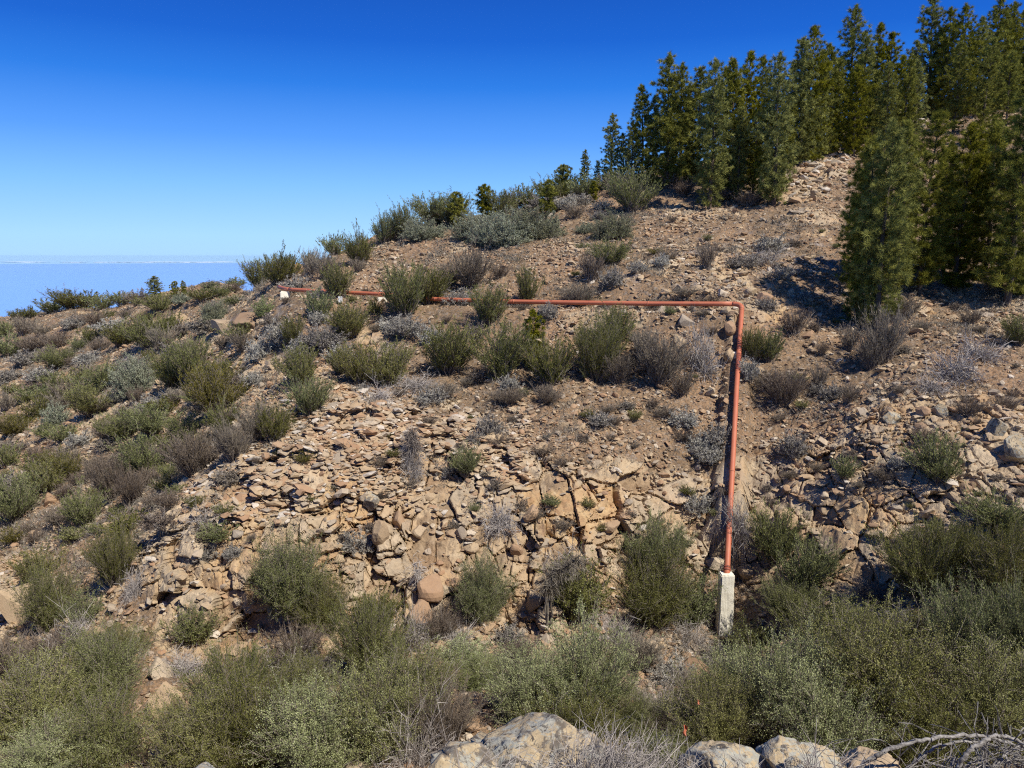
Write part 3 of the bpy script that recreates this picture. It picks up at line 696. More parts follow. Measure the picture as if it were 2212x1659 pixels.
for k, t in enumerate(BACK): pine(*t, far_pines, k * 5 + 1, 1.0)
for k, t in enumerate(NEARC): pine(*t, near_pines, k, .95)

# ------------------------------------------------------------------ shrubs, placed where they stand on the hill
for row in [
 # skyline, left ridge
 ('broom','broom',32,690,35,30),('broom','broom',60,686,40,36),('broom','broom',109,676,66,44),('broom','broom',150,672,80,55),('broom','broom',185,668,70,52),('broom','broom',222,662,70,48),('broom','broom',262,660,66,42),
 ('broom','brown',300,662,70,48),('broom','broom',345,668,90,48),('dome','dome',395,652,50,32),('broom','broom',436,650,70,38),('broom','broom',470,640,50,35),('brown','brown',500,630,50,32),('dome','dome',452,622,40,22),('broom','broom',508,615,50,26),
 ('broom','broom',560,622,60,62),('broom','broom',600,618,70,72),('broom','broom',625,600,50,50),('brown','brown',700,595,55,60),('brown','brown',672,592,40,55),('broom','broom',662,562,18,32),('broom','broom',722,558,50,46),('broom','broom',775,568,58,72),
 ('broom','broom',828,530,52,62),('broom','broom',868,522,52,68),('broom','broom',935,492,90,60),('broom','broom',972,490,70,55),('broom','broom',1075,470,70,52),('brown','brown',1110,452,60,45),('broom','broom',1140,448,60,45),('broom','broom',1188,414,70,42),('broom','broom',1225,412,60,42),
 ('broom','broom',1256,418,55,42),('broom','broom',1305,408,60,34),('brown','brown',1335,415,60,42),('broom','broom',1366,462,90,84),('brown','brown',1450,405,40,30),('brown','brown',1480,425,50,34),('brown','brown',1560,438,60,30),('brown','brown',1610,450,50,34),
 ('dome','dome',912,527,82,42),('dome','dome',1022,520,80,52),('dome','dome',1060,528,75,55),('dome','dome',1100,532,95,62),('dome','dome',1150,522,80,58),('dome','dome',1185,512,60,48),('dome','dome',1115,480,60,30),('dome','dome',1322,508,80,50),('dome','dome',1262,502,38,20),
 ('white','white',1215,460,50,26),('white','white',1170,448,50,24),('white','white',1300,455,36,22),('white','white',1248,445,46,24),('white','white',1290,478,30,18),('brown','brown',1240,480,44,30),
 # upper slope above the pipe
 ('broom','brown',1015,620,70,90),('brown','brown',975,615,50,50),('broom','broom',1135,644,44,80),('broom','broom',875,680,90,104),('broom','broom',925,650,80,78),('broom','broom',1053,702,72,80),('broom','broom',730,650,56,72),('broom','broom',690,690,60,58),('broom','olive',755,722,78,80),
 ('broom','broom',637,747,44,64),('broom','olive',810,677,28,38),('leafy','fresh',567,682,42,44),('dome','dome',470,698,78,62),('broom','broom',1318,580,75,56),('brown','brown',1275,610,60,60),('white','white',1320,628,46,36),('brown','brown',1250,645,70,46),('brown','brown',1530,582,42,58),
 ('brown','brown',1080,600,40,34),('brown','brown',770,585,40,30),('white','white',1378,600,34,22),('white','white',1425,585,34,24),('white','white',1660,540,60,34),('tangle','greytwig',1650,560,90,26),('white','white',1600,572,60,26),('brown','brown',1440,570,40,30),('white','white',1690,600,40,26),('white','white',1655,668,40,26),
 ('white','white',1000,640,70,30),('white','white',690,640,46,26),('white','white',640,612,60,34),('brown','brown',1480,640,50,24),('brown','brown',1530,650,46,24),('brown','brown',1420,650,40,24),('white','white',1305,655,26,14),
 ('white','white',1185,692,38,28),('white','white',880,722,80,40),('white','white',935,735,56,34),('white','white',840,712,50,26),('white','white',700,752,86,46),('white','white',735,770,60,36),('white','white',608,742,56,52),('white','white',560,776,50,44),('white','white',655,768,60,36),('white','white',690,700,40,24),
 # belt of brooms below the pipe
 ('broom','broom',968,806,106,108),('broom','broom',1080,828,100,118),('broom','broom',1185,850,96,104),('broom','broom',1290,825,120,155),('broom','broom',1325,760,70,80),('brown','brown',1335,832,64,66),('brown','brown',1425,842,100,110),('brown','brown',1470,864,50,60),('tangle','greytwig',1515,806,88,92),('brown','brown',1395,790,50,70),
 ('broom','olive',780,835,90,84),('broom','olive',838,842,100,92),('broom','broom',735,815,50,64),('broom','broom',648,848,76,86),('broom','broom',668,916,84,80),('brown','brown',1655,842,60,40),('broom','broom',1622,790,44,66),('broom','broom',1658,778,56,66),
 ('brown','brown',1690,872,82,76),('brown','brown',1768,832,38,56),('brown','brown',1716,726,60,56),('brown','brown',1776,765,26,30),('brown','brown',1830,758,46,60),('brown','brown',1880,790,60,70),('brown','brown',1910,780,80,110),('brown','brown',1832,868,40,44),('broom','broom',1870,705,60,60),('brown','brown',1930,690,60,56),('brown','brown',1960,680,50,46),
 ('brown','brown',2092,700,46,36),('broom','broom',2198,745,56,66),('tangle','greytwig',2070,810,120,56),('tangle','greytwig',2010,835,80,34),('tangle','greytwig',2110,770,100,50),('brown','brown',1990,715,30,30),('brown','brown',2140,640,40,40),('white','white',1796,850,44,32),('white','white',1765,842,30,24),('white','white',1612,850,40,44),
 ('tangle','palest',820,882,90,40),('tangle','greytwig',900,850,110,26),('white','white',930,890,56,34),('white','white',1100,860,40,28),('brown','brown',960,880,60,34),('brown','brown',1100,890,70,34),('white','white',780,862,36,26),
 # mid slope
 ('white','white',1052,966,52,44),('white','white',1030,985,40,26),('white','white',1715,978,56,52),('white','white',1508,975,44,36),('white','white',1550,972,60,44),('white','white',1530,995,70,40),('white','white',1505,1102,56,44),('broom','broom',1008,1048,58,66),('tangle','greytwig',888,1030,60,90),
 ('broom','broom',2020,1035,100,98),('broom','broom',1822,1030,50,50),('white','white',960,1035,50,30),('brown','brown',1080,985,50,24),('brown','brown',1170,1000,50,20),('brown','brown',1210,1020,30,20),('white','white',1295,935,50,26),('white','white',1475,935,56,34),('brown','brown',1430,915,50,30),('brown','brown',1180,890,70,40),
 ('white','white',1940,1000,40,26),('brown','brown',1900,1040,50,34),('brown','brown',2000,950,60,34),('brown','brown',2090,900,60,40),('brown','brown',2180,880,50,36),('broom','broom',1190,1110,36,24),('brown','brown',1215,1155,46,24),('tangle','palest',1085,1160,90,50),('white','white',770,1192,60,48),('white','white',440,1210,60,36),('white','white',505,1205,40,26),
 # left slope
 ('brown','brown',207,702,46,34),('broom','broom',264,755,72,56),('broom','broom',322,752,80,66),('brown','brown',350,757,56,56),('broom','broom',197,743,42,32),('broom','broom',172,758,36,26),('brown','brown',127,752,54,36),('broom','broom',123,797,66,44),('broom','broom',14,768,54,50),('broom','broom',7,730,46,32),
 ('broom','broom',230,836,76,56),('broom','olive',162,836,48,46),('dome','dome',300,846,80,74),('broom','broom',375,838,80,80),('broom','broom',412,820,80,90),('broom','olive',197,903,84,66),('broom','broom',56,868,44,36),('broom','broom',88,890,66,54),('broom','olive',470,862,96,80),('broom','olive',468,912,104,110),
 ('broom','broom',485,950,70,70),('broom','broom',594,970,64,90),('brown','brown',560,970,64,80),('broom','broom',334,940,96,66),('broom','broom',265,954,84,62),('broom','broom',316,1035,90,90),('brown','brown',246,1085,74,96),('brown','brown',285,1105,56,80),('brown','brown',422,1042,96,96),('brown','brown',506,1010,72,90),('broom','broom',404,960,80,60),
 ('broom','olive',105,1065,80,66),('broom','olive',141,1040,70,66),('broom','olive',28,942,66,46),('brown','brown',14,890,46,44),('broom','broom',14,1012,54,50),('dome','dome',120,922,50,46),('leafy','fresh',218,930,34,34),('broom','broom',183,1145,80,90),('broom','broom',35,1120,100,100),('brown','brown',150,1010,50,40),('brown','brown',80,1000,50,40),
 ('brown','brown',60,760,50,34),('white','white',60,790,60,30),('white','white',290,810,60,34),('white','white',380,775,56,34),('white','white',190,790,50,28),('brown','brown',330,1000,60,40),('white','white',170,965,50,30),('white','white',30,1060,56,36),('brown','brown',120,1130,60,40),('white','white',330,880,60,34),('white','white',255,870,46,26),
 ('tangle','greytwig',440,1130,100,50),('brown','brown',380,1110,60,40),('white','white',90,820,60,26),('white','white',20,820,50,26),('brown','brown',520,760,50,40),('white','white',545,840,44,30),('brown','brown',480,760,40,30),('white','white',240,720,60,26),('white','white',160,712,50,24),('brown','brown',90,725,50,24),
 # cliff foot and lower left
 ('leafy','broom',112,1345,125,160),('broom','olive',70,1270,90,90),('leafy','broom',190,1338,70,70),('broom','broom',255,1265,110,150),('tangle','palest',290,1290,60,80),('tangle','greytwig',170,1390,110,90),('leafy','broom',410,1370,100,80),('tangle','palest',400,1460,120,60),('broom','broom',816,1345,90,80),
 ('leafy','broom',685,1352,120,150),('leafy','broom',1037,1362,118,156),('leafy','broom',1240,1345,130,130),('broom','broom',1405,1225,140,130),('leafy','broom',1410,1330,170,180),('leafy','broom',1490,1345,100,120),('tangle','greytwig',1215,1250,110,70),('tangle','greytwig',890,1400,110,90),('tangle','greytwig',1480,1392,140,90),
 ('broom','broom',1672,1215,110,124),('broom','broom',1734,1268,110,120),('broom','broom',1712,1340,150,120),('tangle','greytwig',1590,1230,70,80),('brown','brown',1890,1300,90,40),('broom','broom',1990,1290,190,190),('broom','broom',2060,1240,120,140),('leafy','broom',2173,1310,150,210),('broom','broom',2150,1140,120,80),('broom','broom',2205,1250,90,160),
 ('tangle','palest',1945,1352,130,50),('leafy','broom',1618,1410,80,80),('white','white',1560,1440,90,50),('tangle','greytwig',1330,1390,110,60),('brown','brown',950,1390,90,60),('tangle','greytwig',980,1420,110,50),('brown','brown',1120,1460,90,60),('white','white',1100,1410,60,40),('leafy','leafy',1000,1455,110,60),('brown','brown',1380,1450,110,70),('white','white',1450,1480,100,60),
 ('brown','brown',1490,1510,110,60),('tangle','greytwig',1430,1540,150,70),('brown','brown',640,1430,110,90),('tangle','greytwig',620,1480,130,90),('white','white',690,1470,90,70),('brown','brown',120,1430,110,70),('tangle','greytwig',60,1500,120,80),('brown','brown',20,1450,100,90),
 ]:
    k, mt, px, py, w, h = row
    if py < 700 and px < 560: w, h = w * .85, h * .68
    plant(k, {'palest': 'palestem'}.get(mt, mt), px, py, w, h)
# large shrubs of the gully in front
for row in [
 ('leafy','broom',225,1520,200,180),('leafy','leafy',80,1600,260,210),('leafy','broom',215,1640,230,200),('broom','olive',250,1440,150,100),
 ('broom','broom',510,1560,220,230),('leafy','leafy',440,1660,230,230),('leafy','broom',560,1640,230,240),('leafy','leafy',700,1670,270,230),('broom','broom',800,1460,170,200),('leafy','leafy',830,1640,240,250),
 ('leafy','broom',900,1570,200,190),('leafy','fresh',1040,1500,150,80),('leafy','leafy',1160,1570,210,190),('broom','leafy',1262,1560,230,220),('leafy','broom',1240,1640,220,150),('broom','brown',960,1640,150,160),('tangle','greytwig',900,1680,220,190),
 ('leafy','leafy',1545,1610,190,220),('leafy','leafy',1690,1590,250,290),('leafy','leafy',1600,1540,180,180),('leafy','broom',1800,1440,210,180),('leafy','leafy',1892,1560,280,300),('leafy','leafy',1780,1660,260,260),('broom','broom',2090,1450,210,220),('leafy','leafy',2138,1600,260,240),
 ('leafy','broom',2000,1660,260,220),('leafy','broom',1960,1430,160,130),('broom','broom',2210,1450,180,240),('leafy','leafy',2240,1620,220,240),('leafy','broom',650,1530,160,150),('leafy','broom',1440,1690,200,120),('leafy','broom',1500,1640,130,100),('leafy','broom',1365,1585,130,120),('brown','brown',1430,1600,130,90),('leafy','leafy',100,1680,240,130)]:
    plant(*row, lod=2)

# ------------------------------------------------------------------ large shrub with a visible trunk at the cliff foot, tall dead stalk
def trunked_bush(px, py, w, h, label):
    p, Y = ground(px, py); W = w * Y / FPX; H = h * Y / FPX; r = np.random.default_rng(8)
    o = bpy.data.objects.new('small_tree', None); COL.objects.link(o); o.location = p
    T = Geo()
    for k in range(6):
        a = k * 1.05; dx, dy = math.cos(a), math.sin(a)
        pts = [(dx * .05, dy * .05, -.25), (dx * .08, dy * .08, H * .22), (dx * .16 + .03, dy * .12, H * .42), (dx * .45 * W * .6, dy * .4 * W * .6, H * .75)]
        q = []
        for s in np.linspace(0, 3, 13):
            i = min(int(s), 2); t = s - i; q.append(tuple(np.array(pts[i]) * (1 - t) + np.array(pts[i + 1]) * t + r.normal(0, .012, 3)))
        tube(T, q, list(np.linspace(.055, .018, len(q))), 6, R=r.random())
    lv, sv = shrub('leafy', 2, 4242)
    v, f, q = T.out(); fv = lv[0] * np.array([W, W, H * .86]) + np.array([0, 0, H * .24]); sv_ = sv[0] * np.array([W, W, H * .86]) + np.array([0, 0, H * .24])
    link('trunk', raw_mesh('trunk', v, f, {'rnd': q}, [M['stem']]), o); link('crown', raw_mesh('crown', fv, lv[1], {'rnd': lv[2]}, [M['broom']]), o); link('twig', raw_mesh('twigs', sv_, sv[1], {'rnd': sv[2]}, [M['stem']]), o)['kind'] = 'stuff'
    tag(o, label, 'small tree'); return o
trunked_bush(618, 1352, 175, 205, 'small green tree with a dark twisted trunk standing against the foot of the cliff')
def dead_stalk(px, py, pts, w, label, seed, mat='palestem', twigs=160):
    p, Y = ground(px, py); r = np.random.default_rng(seed); G = Geo(); s = Y / FPX
    tips = []
    for k in range(3):
        q = [np.array([(x - px) * s + r.normal(0, .03) + k * .05, r.normal(0, .03) + k * .04, (py - y) * s]) for x, y in pts]
        q = [q[min(int(t), len(q) - 2)] * (1 - (t - min(int(t), len(q) - 2))) + q[min(int(t), len(q) - 2) + 1] * (t - min(int(t), len(q) - 2)) for t in np.linspace(0, len(q) - 1, 14)]
        q = [v + r.normal(0, .012, 3) for v in q]
        tube(G, [tuple(v) for v in q], list(np.linspace(w, w * .35, len(q))), 6, R=r.random()); tips += q[7:]
    tips = np.array(tips); k = r.integers(0, len(tips), twigs); d = r.normal(0, 1, (twigs, 3)); d[:, 2] -= .3
    for _ in range(4):
        e = tips[k] + unit(d) * r.uniform(.08, .2, (twigs, 1))
        sticks(G, tips[k], e, .014, .009, r, True); st = e
        for __ in range(2):
            d2 = d + r.normal(0, .6, (twigs, 3)) + np.array([0, 0, -.3]); e2 = st + unit(d2) * .14; sticks(G, st, e2, .009, .005, r); st = e2
        k = r.integers(0, len(tips), twigs); d = r.normal(0, 1, (twigs, 3)); d[:, 2] -= .3
    v, f, q = G.out(); o = link('dead_shrub', raw_mesh('dead_shrub', v, f, {'rnd': q}, [M[mat]])); o.location = p - Vector((0, 0, .06))
    tag(o, label, 'dead shrub'); return o
dead_stalk(1180, 1395, [(1180, 1395), (1181, 1330), (1176, 1270), (1195, 1225), (1245, 1200)], .035, 'tall bent dead shrub with a bare pale trunk and brown drooping twigs right of centre', 21, 'greytwig', 200)
dead_stalk(888, 1035, [(888, 1035), (886, 1000), (890, 960), (880, 935)], .03, 'dark upright dead shrub on the rubble slope above the cliff', 22, 'stem', 120)
dead_stalk(905, 1290, [(905, 1290), (900, 1250), (893, 1215)], .022, 'pale forked dead stem leaning on the rock near the middle of the cliff foot', 23, 'palestem', 24)
dead_stalk(1455, 1350, [(1455, 1350), (1455, 1300), (1445, 1260), (1425, 1240)], .022, 'pale bare branch rising in front of the green shrub left of the concrete pillar', 24, 'palestem', 30)

# ------------------------------------------------------------------ boulders and single stones
def boulder_mesh(seed, W, D, H, planes, rough, base, faces):
    v = rock_shape(seed, base, faces, planes, rough); e = np.abs(v).max(0); v = v / e * np.array([W, D, H]) / 2
    return v
bm = bmesh.new(); bmesh.ops.create_icosphere(bm, subdivisions=6, radius=1); ICO5 = np.array([v.co[:] for v in bm.verts]); ICO5F = np.array([[v.index for v in f.verts] for f in bm.faces]); bm.free()
def front_boulder(px, ptop, w, h, Y, depth, seed, label, mat='lichen', rot=0.0):
    u, wt = ray(px, ptop); zt = wt * Y; W = w * Y / FPX * 1.0; H = h * Y / FPX * 1.15
    v = rock_shape(seed, ICO5, ICO5F, 11, 0); e = np.abs(v).max(0); v = v / e
    v = v * (1 + .055 * fbm(v * 2.2 + seed, 5, seed) + .012 * fbm(v * 14 + seed, 4, seed + 9))[:, None]
    c1 = voronoi(v * 1.7 + .3 * np.stack([fbm(v * 2, 2, 5)] * 3, -1) + seed, seed); v = v * (1 - .05 * sstep(.05, 0, c1[1] - c1[0]) + .07 * (c1[2] - .5) + .10 * c1[3])[:, None]
    v = v * np.array([W, depth, H]) / 2
    v[:, 2] -= v[:, 2].max(); cc = np.array([u * Y, Y + depth * .1, zt])
    for _ in range(12):
        py_ = project(v + cc)[1].min(); cc[2] += (py_ - ptop) * Y / FPX
        if abs(py_ - ptop) < .5: break
    o = link('boulder', raw_mesh('boulder', v, ICO5F, mats=[M[mat]], smooth=True)); o.location = tuple(cc)
    tag(o, label, 'boulder', 'boulders along the bottom edge'); return o
front_boulder(1165, 1538, 440, 250, 3.5, .95, 311, 'largest lichen-spotted boulder at the bottom centre of the picture')
front_boulder(1010, 1600, 200, 150, 3.3, .5, 312, 'pale sloping rock at the lower left side of the big bottom boulder')
front_boulder(1590, 1596, 270, 170, 3.4, .6, 313, 'dark-stained lichen boulder left of the broken tan rocks at the bottom right')
front_boulder(1760, 1588, 270, 170, 3.55, .7, 314, 'broken tan boulder in the middle of the bottom right rocks')
front_boulder(1905, 1612, 200, 120, 3.6, .5, 315, 'small pale boulder under the arching dead branches', 'rock')
front_boulder(1745, 1632, 110, 70, 3.25, .3, 316, 'small grey-brown stone wedged in front of the broken tan boulder')
front_boulder(420, 1645, 90, 60, 3.6, .4, 317, 'low rock tip poking into the picture at the bottom left')
front_boulder(1680, 1606, 70, 40, 3.5, .25, 318, 'little blue-grey stone between the two right-hand boulders')
ICOM = [rock_shape(500 + k, ICO3, ICO3F, 10, .05, .8) for k in range(8)]
rock_me = [raw_mesh('rock', v, ICO3F, mats=[M['rock']]) for v in ICOM]
rock_lm = [raw_mesh('rock', v, ICO3F, mats=[M['lichen']]) for v in ICOM]
ROCKS = []
def rockat(px, py, w, h, lab=None, bank=rock_me, rot=None):
    p, Y = ground(px, py); k = prnd.randrange(8); o = link('rock', bank[k])
    s = w * Y / FPX / 2; sz = h * Y / FPX / 2; e = np.abs(ICOM[k]).max(0)
    o.scale = (s / e[0], s * .9 / e[1], sz * 1.2 / e[2]); o.rotation_euler = (prnd.uniform(-.3, .3), prnd.uniform(-.3, .3), prnd.uniform(0, 6.28) if rot is None else rot)
    o.location = p + Vector((0, -.1 * s, sz * .35)); ROCKS.append(dict(o=o, px=px, py=py, w=w, label=lab)); return o
for px, py, w, h, lab in [
 (1574, 795, 30, 36, 'rounded tan rock behind the upright pipe just below its rusty patch'), (1480, 712, 40, 28, 'tan rounded rock under the horizontal pipe left of the bend'), (1465, 752, 34, 24, 'tan rock with a dark shaded foot below the pipe bend, left of the upright pipe'),
 (1574, 728, 28, 32, 'pale block leaning against the upright pipe just under the bend'), (1566, 700, 28, 20, 'flat pale rock directly under the pipe bend'), (1755, 705, 22, 18, 'small white rock left of the near pine shadow'),
 (1652, 650, 44, 24, 'flat tan rock just right of the pipe bend'), (1618, 632, 38, 18, 'flat rock touching the top of the pipe bend'), (1560, 640, 30, 18, 'flat rock just above the pipe left of the bend'),
 (820, 1165, 44, 60, 'large dark-shaded overhanging block in the middle of the cliff'), (860, 1140, 40, 46, 'upright stacked block beside the overhanging block in the cliff middle'), (905, 1170, 40, 30, 'round boulder jutting from the cliff right of the stacked blocks'),
 (800, 1085, 44, 36, 'lichen-grey block at the top of the stacked cliff blocks'), (1155, 1325, 54, 52, 'rounded grey boulder at the foot of the bent dead shrub'), (930, 1300, 70, 60, 'pale tan boulder low in the middle of the cliff foot'), (905, 1345, 70, 44, 'flat grey-tan boulder at the gully bottom below the pale tan boulder'),
 (1115, 1215, 34, 30, 'wedge-shaped block set in the cliff right of centre'), (1170, 1190, 40, 24, 'rounded block above the wedge-shaped block in the cliff'), (1000, 1180, 40, 30, 'dark-edged boulder left of the wedge-shaped cliff block'), (1020, 1210, 44, 26, 'tan slab below the dark-edged cliff boulder'),
 (1400, 1375, 24, 26, 'small orange rock in the gully left of the concrete pillar'), (1405, 1400, 40, 24, 'pale grey-white rock just below the small orange rock'), (930, 1450, 30, 24, 'round grey cobble in the gully centre left'), (1010, 1400, 60, 34, 'buff flat rock in the gully below the middle bush'), (955, 1425, 44, 34, 'pale buff rock in the gully left of the flat buff rock'),
 (1490, 1465, 90, 60, 'pale rough boulder low in the gully below the concrete pillar'), (1550, 1475, 60, 44, 'second pale boulder low in the gully, right of the rough one'),
 (362, 1535, 84, 100, 'orange-stained rock between the bottom left shrubs'), (345, 1470, 70, 76, 'tan rock above the orange-stained rock at bottom left'), (340, 1630, 70, 60, 'white-faced rock deep between the bottom left shrubs'),
 (215, 1375, 60, 40, 'bare tan rock at the lower left between two green shrubs'), (95, 1465, 46, 26, 'low tan rock near the left edge above the bottom shrubs'), (130, 1400, 60, 44, 'large tan rock near the left edge under the big green-brown shrub'),
 (50, 1330, 100, 120, 'big smooth tan rock on the left edge'), (180, 1100, 34, 34, 'rounded orange-tan rock on the left slope beneath the brown shrubs'), (110, 1085, 40, 36, 'rust-coloured rock on the left slope near the left edge'), (70, 1070, 50, 34, 'broad rust-tan rock nearest the left edge on the left slope'), (235, 1165, 34, 26, 'tan rock at the top left of the cliff prow'),
 (390, 690, 60, 28, 'pale flat-topped outcrop rock on the upper left slope'), (480, 715, 70, 34, 'layered orange outcrop rock left of the pipe end block'), (540, 705, 80, 30, 'rust-brown layered rock just below the pipe end block'), (640, 590, 44, 30, 'tan hump of rock on the skyline behind the pipe end'),
 (1925, 895, 44, 30, 'round lichen boulder at the left of the right-hand rock band'), (2035, 885, 50, 34, 'weathered lichen boulder in the right-hand rock band'), (2145, 945, 44, 60, 'tall upright lichen block at the right end of the rock band'), (2185, 985, 50, 60, 'lichen-spotted block at the right edge below the tall block'),
 (1990, 885, 36, 20, 'small dark-edged stone between the two weathered boulders of the right rock band'), (1145, 1135, 44, 34, 'tan face block in the ochre band of the cliff'), (1320, 1135, 50, 24, 'pointed ledge rock at the right end of the ochre band'), (1700, 1130, 60, 50, 'pale ledge block in the rock face right of the upright pipe'), (1545, 1215, 50, 26, 'brown rock beside the foot of the upright pipe'),
 (2035, 720, 34, 14, 'dark flat stone on the orange dirt beside the near pines'), (1610, 1240, 44, 34, 'orange-tan rock just right of the concrete pillar top')]:
    rockat(px, py, w, h, lab, rock_lm if 'lichen' in lab else rock_me)
# medium rocks you can tell apart on the slope
rr = random.Random(17)
zones = [(560, 1150, 900, 1080, 46, 10, 24), (300, 800, 1080, 1330, 26, 16, 34), (860, 1560, 1000, 1330, 36, 14, 30), (1620, 2200, 960, 1180, 26, 14, 36), (30, 520, 800, 1180, 34, 12, 28), (520, 600, 790, 880, 12, 14, 26), (780, 1500, 540, 640, 22, 8, 14), (1700, 1850, 300, 450, 30, 9, 17), (1640, 2200, 720, 960, 22, 8, 16)]
for x0, x1, y0, y1, n, a, b in zones:
    for _ in range(n):
        w = rr.uniform(a, b) * rr.uniform(.75, 1); x_ = rr.uniform(x0, x1)
        if 1545 < x_ < 1640: x_ += 110
        rockat(x_, rr.uniform(y0, y1), w, w * rr.uniform(.4, .75))

# ------------------------------------------------------------------ the red pipe
def paint_mat(name, base, rust, amt):
    m, nt, out = new_mat(name); B = NB(nt); g = B.n('ShaderNodeNewGeometry').outputs['Position']
    n1 = B.noise(g, 3.0, 5, .6); n2 = B.noise(g, 24, 5, .75)
    col = B.mix(B.ramp(n1, [(.35, 0.0), (.7, .55)]), base, (base[0] * 1.1, base[1] * 1.5, base[2] * 1.35))
    col = B.mix(B.ramp(n2, [(amt, 0.0), (amt + .08, .8)]), col, rust)
    B.principled(out, col, .55, B.bump(n2, .15, .01), .4); return m
M['redpaint'] = paint_mat('red_oxide_paint', (.46, .128, .066), (.24, .095, .055), .60)
M['rust'] = paint_mat('rusty_pipe', (.36, .08, .045), (.07, .035, .025), .47)
m, nt, out = new_mat('concrete'); B = NB(nt); g = B.n('ShaderNodeNewGeometry').outputs['Position']
n1 = B.noise(g, 3.5, 6, .7); n2 = B.noise(g, 30, 5, .7)
col = B.ramp(n1, [(.3, (.62, .56, .43)), (.5, (.82, .76, .60)), (.7, (.87, .82, .68))]); col = B.mix(B.ramp(n2, [(.58, 0.0), (.7, .6)]), col, (.33, .28, .21))
B.principled(out, col, .92, B.bump(n2, .5, .02)); M['concrete'] = m
pr = bpy.data.objects.new('pipeline', None); COL.objects.link(pr); pr.location = riser[0]
tag(pr, 'long red painted steel pipe running level across the slope, then bending straight down', 'pipe')
def pipe_part(name, pts, rad, mat, n=20):
    G = Geo(); tube(G, [tuple(Vector(p) - riser[0]) for p in pts], rad, n)
    v, f, q = G.out(); return link(name, raw_mesh(name, v, f, mats=[mat], smooth=True), pr)
def bez(a, b, c, n=10): return [a * (1 - t) ** 2 + b * 2 * t * (1 - t) + c * t * t for t in [k / n for k in range(n + 1)]]
def dense(pts, n=8):
    o = []
    for a, b in zip(pts[:-1], pts[1:]): o += [a.lerp(b, k / n) for k in range(n)]
    return o + [pts[-1]]
RA, RB = .083, .088
d1 = (riser[3] - riser[2]).normalized(); d2 = (main[1] - main[0]).normalized(); e1 = bend - d1 * .34; e2 = bend + d2 * .34
el = bez(e1, bend, e2)
pipe_part('riser', dense([riser[0], riser[1], riser[2], e1]), RA, M['redpaint'])
pipe_part('elbow', el, RB + .006, M['redpaint'])
pipe_part('main_run', dense([e2] + main[1:] ), RB, M['redpaint'])
pipe_part('end_bend', bez(main[-1], pipe_end[0], pipe_end[2]), RB + .003, M['redpaint'])
def along(pts, f):
    a, b = pts; return a.lerp(b, f)
ax_ = (riser[2], e1)
pipe_part('rusty_section', [along(ax_, .20), along(ax_, .29), along(ax_, .40)], RA + .004, M['rust'])
pipe_part('rusty_section', [along(ax_, .45), along(ax_, .52)], RA + .0035, M['rust'])
for a, b, f in ((riser[1], riser[2], .5), (riser[1], riser[2], .02), (riser[2], e1, .98), (riser[2], e1, .19)):
    c = a.lerp(b, f); d = (b - a).normalized(); pipe_part('weld_collar', [c - d * .02, c + d * .02], RA + .010, M['redpaint'])
for k in (0, 1, 2, 3, 4):
    a, b = main[k + 1], main[k + 2] if k + 2 < len(main) else main[-1]
    d = (b - a).normalized(); pipe_part('weld_collar', [a - d * .02, a + d * .02], RB + .009, M['redpaint'])

for z_, o_ in ((.06, .020), (.13, .012)):
    c = riser[1].lerp(riser[2], z_ / 6.0 * 1.0); d = (riser[2] - riser[1]).normalized(); pipe_part('collar', [c - d * .028, c + d * .028], RA + o_, M['rust'])
def post(name, top_c, w, d, h, taper, label, cat, mat, cap=True, ax=0.0, noise=.012):
    bm = bmesh.new(); bmesh.ops.create_cube(bm, size=1)
    for v in bm.verts:
        k = 1 + (taper if v.co.z < 0 else 0); v.co.x *= w * k; v.co.y *= d * k; v.co.z *= h
    bmesh.ops.bevel(bm, geom=bm.edges[:], offset=min(w, d) * .08, segments=2, affect='EDGES')
    bmesh.ops.subdivide_edges(bm, edges=bm.edges[:], cuts=5, use_grid_fill=True)
    P_ = np.array([v.co[:] for v in bm.verts]); dn = fbm(P_ * 7 + h, 4, 4) * noise
    for v, q in zip(bm.verts, dn): v.co += v.normal * float(q)
    me = bpy.data.meshes.new(name); bm.to_mesh(me); bm.free(); me.materials.append(mat)
    o = link(name, me); o.location = top_c - Vector((0, 0, h / 2)); o.rotation_euler = (0, 0, ax)
    return tag(o, label, cat)
pt_ = at(1569, 1237, 20.05); gb = ground(1566, 1352)[0]
p1_ = post('concrete_pillar', Vector((pt_.x, pt_.y - .02, pt_.z)), .37, .34, pt_.z - gb.z + .5, .12, 'cream concrete pillar holding up the lower end of the red pipe', 'pillar', M['concrete'])
q = at(615, 629.5, 38.4); post('concrete_support', Vector((q.x, q.y, q.z)), .42, .5, 1.0, .30, 'pale concrete block under the far left end of the red pipe', 'support', M['concrete'], ax=.3)
q = at(826, 642.0, 35.3); post('concrete_support', Vector((q.x, q.y, q.z)), .42, .4, .6, .1, 'low concrete block half hidden under the red pipe left of the big green shrub', 'support', M['concrete'], ax=.2)
q = at(1592, 762, 26.4); post('concrete_support', Vector((q.x, q.y + .22, q.z)), .36, .16, .95, .03, 'upright concrete slab standing behind the red pipe below its rusty patch', 'support', M['concrete'])
q = at(735, 655, ground(735, 655)[1]); 
m, nt, out = new_mat('white_paint'); NB(nt).principled(out, (.8, .8, .78), .5); M['whitepaint'] = m
g_, Y_ = ground(735, 660); post('marker_block', g_ + Vector((0, -.15, .22)), .18, .12, .26, .0, 'small white block on the ground under the red pipe near its left end', 'marker', M['whitepaint'], noise=.002)
